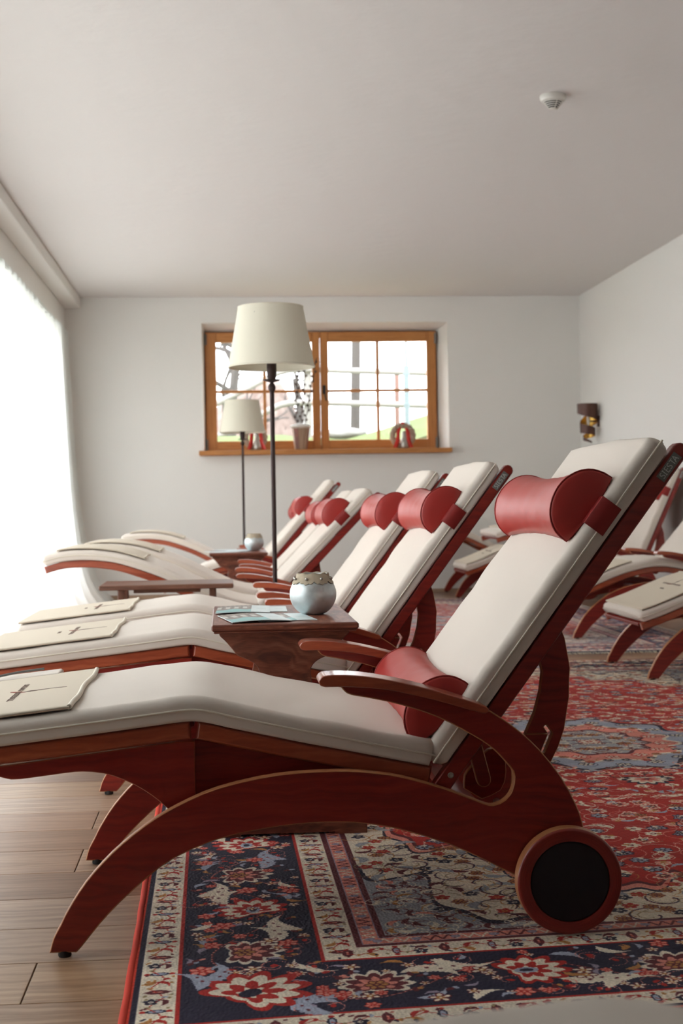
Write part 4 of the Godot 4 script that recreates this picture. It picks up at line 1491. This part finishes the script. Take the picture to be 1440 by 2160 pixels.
func build_window() -> void:
	var w := Node3D.new(); w.name = "window_1"; add_child(w); structure(w)
	var zf := 13.585
	var y0 := 1.378
	var y1 := 2.510
	# casing behind the sashes
	for q in [[-0.165, -0.11, y0, y1], [2.005, 2.06, y0, y1], [-0.11, 2.005, y0, y0 + 0.05], [-0.11, 2.005, y1 - 0.05, y1]]:
		slab("casing", D(q[0], q[2], zf + 0.03), D(q[1], q[3], zf + 0.10), M.pine, w, 0.003)
	for s in 2:
		var xa: float = -0.157 if s == 0 else 0.936
		var xb: float = 0.932 if s == 0 else 2.052
		var ga: float = -0.054 if s == 0 else 1.012
		var gb: float = 0.856 if s == 0 else 1.962
		var gy0 := 1.474
		var gy1 := 2.414
		var f := MB.new()
		for q in [[xa, ga, y0, y1], [gb, xb, y0, y1], [ga, gb, y0, gy0], [ga, gb, gy1, y1]]:
			f.box(D((q[0] + q[1]) / 2, (q[2] + q[3]) / 2, zf + 0.02), Vector3(q[1] - q[0], q[3] - q[2], 0.055), 0.005)
		var sash := obj("sash", f.mesh(), M.pine, w)
		var xm := (ga + gb) / 2
		var ym := 1.945
		slab("muntin", D(xm - 0.015, gy0, zf + 0.004), D(xm + 0.015, gy1, zf + 0.034), M.pine, sash, 0.004)
		slab("muntin", D(ga, ym - 0.014, zf + 0.006), D(xm - 0.015, ym + 0.014, zf + 0.032), M.pine, sash, 0.004)
		slab("muntin", D(xm + 0.015, ym - 0.014, zf + 0.006), D(gb, ym + 0.014, zf + 0.032), M.pine, sash, 0.004)
		for q in [[ga, xm - 0.011, gy0, ym - 0.011], [xm + 0.011, gb, gy0, ym - 0.011], [ga, xm - 0.011, ym + 0.011, gy1], [xm + 0.011, gb, ym + 0.011, gy1]]:
			slab("pane", D(q[0], q[2], zf + 0.016), D(q[1], q[3], zf + 0.020), M.glass, sash)
		var hx := xa + 0.004 if s == 0 else xb - 0.004
		for hy in [1.44, 2.44]:
			var h := MB.new()
			h.tube([D(hx, hy - 0.05, zf - 0.014), D(hx, hy + 0.05, zf - 0.014)], 0.011, 10)
			obj("hinge", h.mesh(), M.plate, sash)
	var hd := MB.new()
	hd.box(D(0.968, 1.955, zf - 0.014), Vector3(0.030, 0.085, 0.010), 0.003)
	hd.tube([D(0.968, 1.955, zf - 0.016), D(0.968, 1.950, zf - 0.045), D(0.975, 1.90, zf - 0.050), D(0.986, 1.845, zf - 0.048)], 0.008, 8)
	obj("handle", hd.mesh(), M.rubber, w)
	slab("window_sill", D(-0.227, 1.332, 13.30), D(2.155, 1.376, 13.60), M.pine, w, 0.004)

func build_outside() -> void:
	var t := FastNoiseLite.new(); t.seed = 3; t.frequency = 0.5; t.fractal_octaves = 4
	# ground outside the end wall, about sill high, and the terrace along the window wall
	var g := MB.new()
	var hgt := func(x: float, d: float) -> float:
		var h := 1.36 + 0.26 * smoothstep(14.2, 16.0, d) + 0.05 * t.get_noise_2d(x * 2.0, d * 2.0)
		h += 0.24 * smoothstep(1.3, 2.5, x)
		return h - 0.15 * smoothstep(16.6, 17.5, d)
	var nx := 40
	var nz := 30
	var r := []
	for j in nz + 1:
		var rr := []
		for i in nx + 1:
			var x := -6.0 + 14.0 * i / nx
			var d := 13.86 + 3.7 * pow(float(j) / nz, 1.2)
			rr.append(D(x, hgt.call(x, d), d))
		r.append(rr)
	g.rings(r, false, false, Vector2.ONE, -1.0)
	var gr := obj("grass_bank", g.mesh(), M.grass)
	tag(gr, "green grass bank outside the wooden window", "grass bank")
	var te := slab("terrace", D(-14.0, -0.30, 30.0), D(-1.76, -0.10, -8.0), M.terrace)
	tag(te, "pale stone terrace beyond the sheer curtains", "terrace")
	# earth slope behind, left half of the window
	var eb := MB.new()
	r = []
	for j in 15:
		var rr := []
		for i in 25:
			var x := -3.0 + 4.3 * i / 24.0
			var d := 17.58 + 2.6 * j / 14.0
			var h := 1.3 + (1.25 * smoothstep(17.6, 19.0, d) * smoothstep(1.3, 0.75, x) * smoothstep(-3.0, -0.3, x * 1.0 + 0.0) * (0.55 + 0.45 * smoothstep(-0.4, 0.5, x))) + 0.10 * t.get_noise_2d(x * 3.0, d * 3.0)
			rr.append(D(x, h, d))
		r.append(rr)
	eb.rings(r, false, false, Vector2.ONE, -1.0)
	var eo := obj("earth_bank", eb.mesh(), M.earth)
	tag(eo, "brown leaf-strewn earth slope outside behind the planter", "earth bank")
	# a boulder on the grass
	var bo := MB.new()
	r = []
	for j in 9:
		var ph := -PI / 2 + PI * j / 8.0
		var rr := []
		for i in 16:
			var an := TAU * i / 16.0
			var k := 1.0 + 0.25 * t.get_noise_3d(cos(an) * 2.0, sin(an) * 2.0, ph * 2.0)
			rr.append(D(1.36, 1.63, 15.7) + Vector3(cos(an) * cos(ph) * 0.24, sin(ph) * 0.07, sin(an) * cos(ph) * 0.2) * k)
		r.append(rr)
	bo.rings(r)
	tag(obj("boulder", bo.mesh(), M.rock), "grey boulder lying on the grass bank outside", "rock")
	# fence of peeled logs: a stair rail climbing, then level
	var f := thing("log_fence", "pale peeled log fence outside the wooden window", "fence", D(1.0, 1.5, 16.0))
	for k in 2:
		var dy := -0.37 * k
		var m := MB.new()
		var pts := []
		for q in [[-0.75, 1.66], [-0.077, 2.004], [0.30, 2.18], [0.646, 2.353 - 0.0 * k], [0.92, 2.375], [1.30, 2.37], [2.3, 2.325], [3.4, 2.29]]:
			pts.append(D(q[0] - 1.0, q[1] - 1.5 + dy, 0) + Vector3(0, 0.004 * sin(q[0] * 9.0), 0))
		m.tube(smooth(pts, 3), 0.034, 10)
		obj("rail", m.mesh(), M.snow_log, f)
	for x in [-0.35, 0.96, 3.0]:
		var m := MB.new()
		m.tube([D(x - 1.0, -0.2, 0.06), D(x - 1.0, 0.92 if x > 0 else 0.5, 0.06)], 0.045, 10)
		obj("post", m.mesh(), M.snow_log, f)
	var p := thing("metal_pole", "pale blue metal pole with a collar outside the window", "pole", D(2.0, 1.55, 15.4))
	for q in [[0.0, 0.74, 0.030, "shaft"], [0.70, 0.80, 0.034, "collar"], [0.80, 3.2, 0.0165, "shaft"], [0.37, 0.40, 0.033, "collar"]]:
		var m := MB.new()
		m.tube([Vector3(0, q[0], 0), Vector3(0, q[1], 0)], q[2], 14)
		obj(q[3], m.mesh(), M.pole_blue, p)
	var pm := MB.new()
	pm.tube([Vector3.ZERO, Vector3(0.004, 0.9, 0)], 0.029, 10)
	var po := obj("wooden_post", pm.mesh(), M.post_red)
	po.position = D(2.02, 1.48, 16.45)
	tag(po, "reddish wooden post behind the log fence outside", "post")
	tree("tree", "straight grey tree trunk behind the log fence", D(1.59, 1.4, 17.0), 0.062, 5.5, 0.0, 0, 5)
	tree("tree", "leafless dark tree with a tangle of branches on the earth slope", D(0.10, 1.3, 17.3), 0.065, 2.6, 0.04, 22, 9)
	tree("tree", "thin bare sapling rising beside the grass bank", D(1.02, 1.4, 18.5), 0.07, 1.1, -0.05, 5, 21)

func tree(called: String, label: String, at: Vector3, rad: float, hgt: float, lean: float, n: int, sd: int) -> void:
	var t := thing(called, label, "tree", at, "trees outside the window")
	rng.seed = sd
	var m := MB.new()
	var pts := []
	var rs := []
	for i in 13:
		var s := i / 12.0
		pts.append(Vector3(lean * s * hgt + 0.02 * sin(s * 9.0 + sd), s * hgt, 0.02 * cos(s * 7.0)))
		rs.append(rad * (1.0 - 0.45 * s))
	m.tube(pts, rs, 12)
	obj("trunk", m.mesh(), M.bark, t)
	for k in n:
		var b := MB.new()
		var s := rng.randf_range(0.15, 0.85)
		var p := Vector3(lean * s * hgt, s * hgt, 0)
		var dir := Vector3(rng.randf_range(-1, 1), rng.randf_range(0.1, 0.9), rng.randf_range(-0.5, 0.5)).normalized()
		var bp := [p]
		var br := [rad * 0.5]
		for i in 7:
			dir = (dir + Vector3(rng.randf_range(-0.5, 0.5), rng.randf_range(-0.25, 0.35), rng.randf_range(-0.4, 0.4))).normalized()
			p += dir * hgt * 0.055
			bp.append(p)
			br.append(rad * 0.5 * (1.0 - (i + 1) / 8.0) + 0.004)
			if i == 2 or i == 4:
				var d2 := (dir + Vector3(rng.randf_range(-1, 1), rng.randf_range(-0.2, 0.8), 0)).normalized()
				b.tube([p, p + d2 * hgt * 0.08, p + (d2 + Vector3(0.2, 0.3, 0)) * hgt * 0.13], [rad * 0.22, rad * 0.14, 0.003], 6)
		b.tube(bp, br, 7)
		obj("branch", b.mesh(), M.bark, t)

# a sheer curtain hanging from d0 (end wall side) to d1; edge: how far its hem sweeps into the room at d0 and d1
func curtain(label: String, d0: float, d1: float, flare0: float, flare1: float, sd: int, xin: float, cloth: StandardMaterial3D) -> void:
	var t := thing("curtain", label, "curtain", D(-1.43, 0, (d0 + d1) / 2), "sheer white curtains")
	var nz := FastNoiseLite.new(); nz.seed = sd; nz.frequency = 1.0; nz.fractal_octaves = 2
	var ns := int(absf(d0 - d1) * 46)
	var nh := 26
	var r := []
	for i in ns + 1:
		var s := float(i) / ns
		var d := lerpf(d0, d1, s)
		var rr := []
		for j in nh + 1:
			var q: float = float(j) / nh
			var h := 2.488 * q + 0.006
			var low := 1.0 - q
			var ph := d * 26.0 + 2.2 * nz.get_noise_1d(d * 2.2) + 1.0 * nz.get_noise_2d(d, h * 0.25)
			var amp := 0.020 + 0.024 * low + 0.018 * nz.get_noise_1d(d * 1.1 + 40.0)
			var fl := lerpf(flare0, flare1, smoothstep(0.0, 0.8, s))
			var x := -1.43 + xin * low + amp * sin(ph) + fl * (0.22 * low + 0.55 * pow(low, 5.0) + 0.23 * pow(low, 22.0))
			rr.append(D(maxf(x, -1.49 + 0.02 * low) + 1.43, h, d - (d0 + d1) / 2 + 0.018 * cos(ph * 0.5) * low))
		r.append(rr)
	var m := MB.new()
	m.rings(r, false)
	obj("cloth", m.mesh(), cloth, t)
	slab("heading_tape", D(-0.012, 2.47, d0 - (d0 + d1) / 2), D(0.012, 2.5, d1 - (d0 + d1) / 2), cloth, t)

func _ready() -> void:
	# camera: a 50 mm lens held at 0.86 m, turned a little to the right and tilted
	var cam := Camera3D.new()
	cam.name = "camera"
	add_child(cam)
	cam.position = Vector3(0, 0.86, 0)
	cam.basis = Basis(Vector3.UP, -deg_to_rad(4.70)) * Basis(Vector3.RIGHT, -0.005667) * Basis(Vector3.BACK, -0.0165)
	cam.near = 0.05
	cam.far = 200.0
	# overcast sky, the only light: it comes through the curtains and the end window
	var env := Environment.new()
	var sky := Sky.new()
	var sm := ProceduralSkyMaterial.new()
	sm.sky_top_color = Color(0.95, 0.975, 1.0)
	sm.sky_horizon_color = Color(0.74, 0.745, 0.75)
	sm.sky_curve = 0.2
	sm.ground_bottom_color = Color(0.55, 0.54, 0.52)
	sm.ground_horizon_color = Color(0.6, 0.6, 0.59)
	sm.sun_angle_max = 0.0
	sky.sky_material = sm
	env.background_mode = Environment.BG_SKY
	env.sky = sky
	env.background_energy_multiplier = 8.0
	env.tonemap_mode = Environment.TONE_MAPPER_LINEAR
	env.tonemap_exposure = 1.52
	env.sdfgi_enabled = true
	env.ssao_enabled = true
	env.ssil_enabled = true
	var we := WorldEnvironment.new()
	we.name = "environment"
	we.environment = env
	var at := CameraAttributesPhysical.new()
	at.frustum_focal_length = 50.0
	at.frustum_focus_distance = 3.2
	at.exposure_aperture = 7.0
	we.camera_attributes = at
	add_child(we)
	cam.current = true
	cam.fov = rad_to_deg(2.0 * atan(1080.0 / 3000.0))

	make_materials()
	build_room()
	build_window()
	build_outside()
	curtain("sheer white curtain against the end wall, its hem sweeping onto the floor", 13.33, 10.9, 0.36, 0.05, 5, 0.0, M.sheer)
	curtain("sheer white curtain in tight folds next to the one at the end wall", 10.86, 8.32, 0.02, 0.02, 8, 0.03, M.sheer)
	curtain("sheer white curtain behind the two level loungers' foot ends", 8.28, 5.62, 0.02, 0.02, 13, 0.0, M.sheer)
	curtain("sheer white curtain behind the lounger with two pillows", 5.58, 2.92, 0.02, 0.02, 17, 0.0, M.sheer)
	curtain("sheer white curtain hanging closest to the rear wall", 2.88, GLASS0 - 0.9, 0.02, 0.02, 19, 0.0, M.sheer)

	var dyes := [col(30, 24, 46), col(222, 208, 186), col(168, 30, 20), col(206, 60, 40), col(92, 24, 30), col(156, 160, 176), col(148, 134, 150), col(178, 120, 62), col(214, 132, 116), col(150, 130, 92), col(150, 150, 154)]
	rug("persian_rug", "red Persian rug with a navy flowered border under the brochure table", [D(-0.180, 0, 2.235), D(2.70, 0, 2.47), D(2.75, 0, 7.34), D(-0.235, 0, 7.52)], dyes, 31)
	var dyes2 := [col(86, 82, 104), col(222, 208, 196), col(188, 84, 78), col(220, 206, 190), col(140, 84, 88), col(168, 166, 178), col(176, 160, 170), col(190, 150, 120), col(212, 156, 150), col(160, 150, 130), col(150, 150, 160)]
	rug("persian_rug", "faded rose Persian rug with pale borders towards the end wall", [D(-0.1, 0, 7.86), D(2.85, 0, 7.79), D(2.85, 0, 12.35), D(-0.05, 0, 12.5)], dyes2, 57)

	# ---- loungers
	var level := V([[-0.930, 0.370], [-0.80, 0.384], [-0.64, 0.401], [-0.476, 0.418], [-0.340, 0.433], [-0.300, 0.4375], [-0.266, 0.439], [-0.235, 0.434], [-0.196, 0.424], [-0.127, 0.408], [-0.058, 0.392], [0.022, 0.375], [0.077, 0.363], [0.155, 0.346], [0.203, 0.336]])
	var raised := V([[-0.947, 0.581], [-0.857, 0.604], [-0.741, 0.609], [-0.626, 0.597], [-0.531, 0.572], [-0.395, 0.522], [-0.284, 0.468], [-0.170, 0.410], [-0.060, 0.362], [0.030, 0.338], [0.085, 0.333]])
	var lowered := V([[-0.565, 0.268], [-0.470, 0.298], [-0.362, 0.340], [-0.250, 0.384], [-0.152, 0.413], [-0.050, 0.432], [0.040, 0.434], [0.110, 0.424], [0.165, 0.412]])
	var gl := "wooden loungers with cream mattresses"
	var j_level := Vector2(0.221, 0.326)
	var s_level := 0.929
	var A := make_lounger("flat", level, j_level, s_level, "level wooden lounger with cream mattress and a second red pillow on its seat", gl)
	A.position = D(0.2, 0, 2.753)
	copy(A, "lounger", "level cream lounger standing over the outer navy border of the red rug", D(0.546, 0, 0.362), gl)
	copy(A, "lounger", "level cream lounger between the brochure table and another level lounger", D(0.16, 0, 4.30), gl)
	copy(A, "lounger", "level cream lounger beside the floor lamp standing by the dark table", D(0.14, 0, 5.40), gl)
	var j_raised := Vector2(0.105, 0.338)
	var s_raised := 0.800
	var B := make_lounger("bent", raised, j_raised, s_raised, "lounger with raised curved leg rest next to the dark side table", gl)
	B.position = D(0.075, 0, 6.90)
	copy(B, "lounger", "lounger with raised leg rest beside the trestle table holding papers and globe", D(0.10, 0, 8.02), gl)
	copy(B, "lounger", "lounger with raised leg rest in front of the floor lamp under the window", D(0.14, 0, 11.25), gl)
	var C := make_lounger("bent", lowered, Vector2(0.185, 0.410), 0.86, "lounger with lowered leg rest standing across the gap between the rugs", gl)
	C.position = D(2.509, 0.008, 6.512)
	copy(C, "lounger", "lounger with lowered leg rest behind the paper-strewn trestle table", D(0.11, 0, 10.30), gl)
	copy(C, "lounger", "lounger with lowered leg rest wholly on the rose rug", D(2.655, 0.008, 8.53), gl)
	copy(C, "lounger", "lounger with lowered leg rest at the end of the rose rug", D(2.57, 0.008, 11.74), gl)
	var steep := []
	for q in raised:
		steep.append(q + Vector2(0.25, 0.0))
	var j_steep := Vector2(0.362, 0.345)
	var E := make_lounger("bent", steep, j_steep, 1.142, "lounger with steep back and raised leg rest against the wall with the spiral lamp", gl)
	E.position = D(2.68, 0.008, 10.25)
	copy(B, "lounger", "lounger with raised leg rest close against the end wall below the spiral lamp", D(2.60, 0.008, 12.60), gl)

	# ---- pillows: on the back mattresses
	var gp := "red leather neck pillows"
	var P := make_pillow("red leather neck pillow on the lounger with two pillows", gp)
	var put := func(o: Node3D, lounger_at: Vector3, joint: Vector2, slope: float, up: float, out := 0.052, turn := 0.0) -> void:
		var d := Vector2(cos(slope), sin(slope))
		var nn := Vector2(-d.y, d.x)
		var q: Vector2 = joint + d * up + nn * out
		o.position = lounger_at + Vector3(q.x, q.y, -WID / 2)
		o.rotation.z = slope + turn
	put.call(P, D(0.2, 0, 2.753), j_level, s_level, 0.600, 0.057, 0.0)
	var names := [
		["red leather neck pillow on the level lounger between brochure table and another lounger", D(0.16, 0, 4.30), j_level, s_level, 0.585],
		["red leather neck pillow on the level lounger beside the floor lamp", D(0.14, 0, 5.40), j_level, s_level, 0.575],
		["red leather neck pillow on the raised lounger by the dark side table", D(0.075, 0, 6.90), j_raised, s_raised, 0.60],
		["red leather neck pillow on the raised lounger before the paper-strewn table", D(0.10, 0, 8.02), j_raised, s_raised, 0.585],
		["red leather neck pillow on the lowered lounger behind the paper-strewn table", D(0.11, 0, 10.30), Vector2(0.185, 0.410), 0.86, 0.52],
		["red leather neck pillow on the raised lounger under the window", D(0.14, 0, 11.25), j_raised, s_raised, 0.585],
		["red leather neck pillow on the steep lounger beside the right wall", D(2.68, 0.008, 10.25), j_steep, 1.142, 0.60],
	]
	for q in names:
		put.call(copy(P, "neck_pillow", q[0], Vector3.ZERO, gp), q[1], q[2], q[3], q[4], 0.057)
	var LP := make_pillow("red leather roll pillow lying in the fold between seat and back", gp, false)
	put.call(LP, D(0.2, 0, 2.753), Vector2(0.235, 0.428), 0.78, 0.0, 0.004, 0.0)

	# ---- mats on the foot ends
	var gm := "linen mats on the foot ends"
	var mat := make_mat(level, -0.925, -0.500, "printed linen mat on the foot end of the lounger with two pillows", gm)
	mat.position = D(0.2, 0, 2.753)
	copy(mat, "foot_mat", "printed linen mat on the level lounger between brochure table and another lounger", D(0.16, 0, 4.30), gm)
	copy(mat, "foot_mat", "linen mat on the foot end of the level lounger beside the floor lamp", D(0.14, 0, 5.40), gm)
	var mat2 := make_mat(raised, -0.90, -0.46, "linen mat on the raised leg rest by the dark side table", gm, false)
	mat2.position = D(0.075, 0, 6.90)
	copy(mat2, "foot_mat", "linen mat on the raised leg rest before the paper-strewn table", D(0.10, 0, 8.02), gm)
	copy(mat2, "foot_mat", "linen mat on the raised leg rest under the window", D(0.14, 0, 11.25), gm)
	copy(mat2, "foot_mat", "linen mat on the raised leg rest of the steep lounger", D(2.93, 0.008, 10.25), gm)
	var mat3 := make_mat(lowered, -0.560, -0.16, "printed linen mat on the lowered leg rest across the gap between the rugs", gm)
	mat3.position = D(2.509, 0.008, 6.512)
	copy(mat3, "foot_mat", "linen mat on the lowered leg rest wholly on the rose rug", D(2.655, 0.008, 8.53), gm)
	copy(mat3, "foot_mat", "linen mat on the lowered leg rest at the end of the rose rug", D(2.57, 0.008, 11.74), gm)

	# ---- tables and what stands on them
	make_trestle_table("carved walnut trestle table with brochures and a silver globe", D(0.148, 0, 3.575))
	make_trestle_table("carved walnut trestle table with loose papers, in front of the end window", D(0.085, 0, 9.02))
	make_post_table("dark wooden side table on slim square legs, nothing on it", D(-0.565, 0, 6.40), 0.60, 0.40, 0.512)
	make_globe("silver candle globe with lace collar beside the brochures", D(0.236, 0.5615, 3.86))
	make_globe("silver candle globe with lace collar beside loose papers", D(0.19, 0.5615, 9.36))
	var bt := brochure_tex(3)
	make_brochure("pool-photograph brochure, undermost of the pair beside the lounger with two pillows", D(0.085, 0.5617, 3.64), 0.12, 0.150, 0.23, 0.001, bt)
	make_brochure("pool-photograph brochure, uppermost of the pair beside the lounger with two pillows", D(0.015, 0.5640, 3.60), 0.16, 0.155, 0.24, 0.004, bt)
	make_brochure("pool-photograph brochure, undermost of the pair beside the silver globe", D(0.030, 0.5617, 3.97), -0.02, 0.140, 0.20, 0.001, bt)
	make_brochure("pool-photograph brochure, uppermost of the pair beside the silver globe", D(-0.030, 0.5640, 3.92), -0.03, 0.150, 0.25, 0.003, bt)
	for k in 3:
		var m := MB.new()
		m.box(Vector3(0, 0.0, 0), Vector3(0.15, 0.0024, 0.21), 0.0006, Basis(Vector3.UP, [0.5, -0.2, 1.2][k]))
		var o := obj("paper_sheet" if k == 0 else "paper_sheet_%03d" % k, m.mesh(), M.paper)
		o.position = D([-0.02, 0.08, 0.03][k], 0.5630 + 0.0028 * k, [9.22, 9.30, 9.42][k])
		tag(o, ["loose white paper lying undermost on the table without brochures", "loose white paper in the middle of the pile beside a globe", "loose white paper lying uppermost of the pile beside a globe"][k], "paper", "loose papers")
	# folded cloth on the leg rest of the first lounger
	var fc := thing("folded_towel", "folded cream towel with a grey cord tucked beside the printed mat", "towel", D(-0.56, 0.428, 3.460))
	var cl := MB.new()
	for k in 2:
		cl.box(Vector3(0, 0.007 + 0.0135 * k, 0), Vector3(0.34 - 0.01 * k, 0.013, 0.10 - 0.01 * k), 0.005, Basis(Vector3.BACK, 0.10))
	obj("cloth", cl.mesh(), M.cotton, fc)
	var cd := MB.new()
	cd.tube([Vector3(0.02, 0.036, 0.03), Vector3(0.06, 0.041, 0.0), Vector3(0.12, 0.046, -0.02)], 0.003, 6)
	obj("cord", cd.mesh(), M.plate, fc)

	make_floor_lamp("floor lamp with cream shade between the dark table and level lounger", D(0.225, 0, 6.50))
	make_floor_lamp("floor lamp with cream shade standing against the end wall", D(0.165, 0, 12.27))
	make_sconce("brown spiral wall lamp lined with gold on the right wall", D(3.33, 1.74, 12.79))
	make_smoke_detector("white round smoke detector on the ceiling", D(1.62, HC, 6.80))
	make_wreath("straw wreath with a red ribbon in front of the grassy window view", D(1.706, 1.376, 13.48), 0.0)
	make_wreath("straw wreath with a red ribbon on the sill behind a lamp shade", D(0.30, 1.376, 13.48), 0.35)
	make_planter("slatted wooden planter with budding twigs on the window sill", D(0.732, 1.376, 13.47))
	print("built")
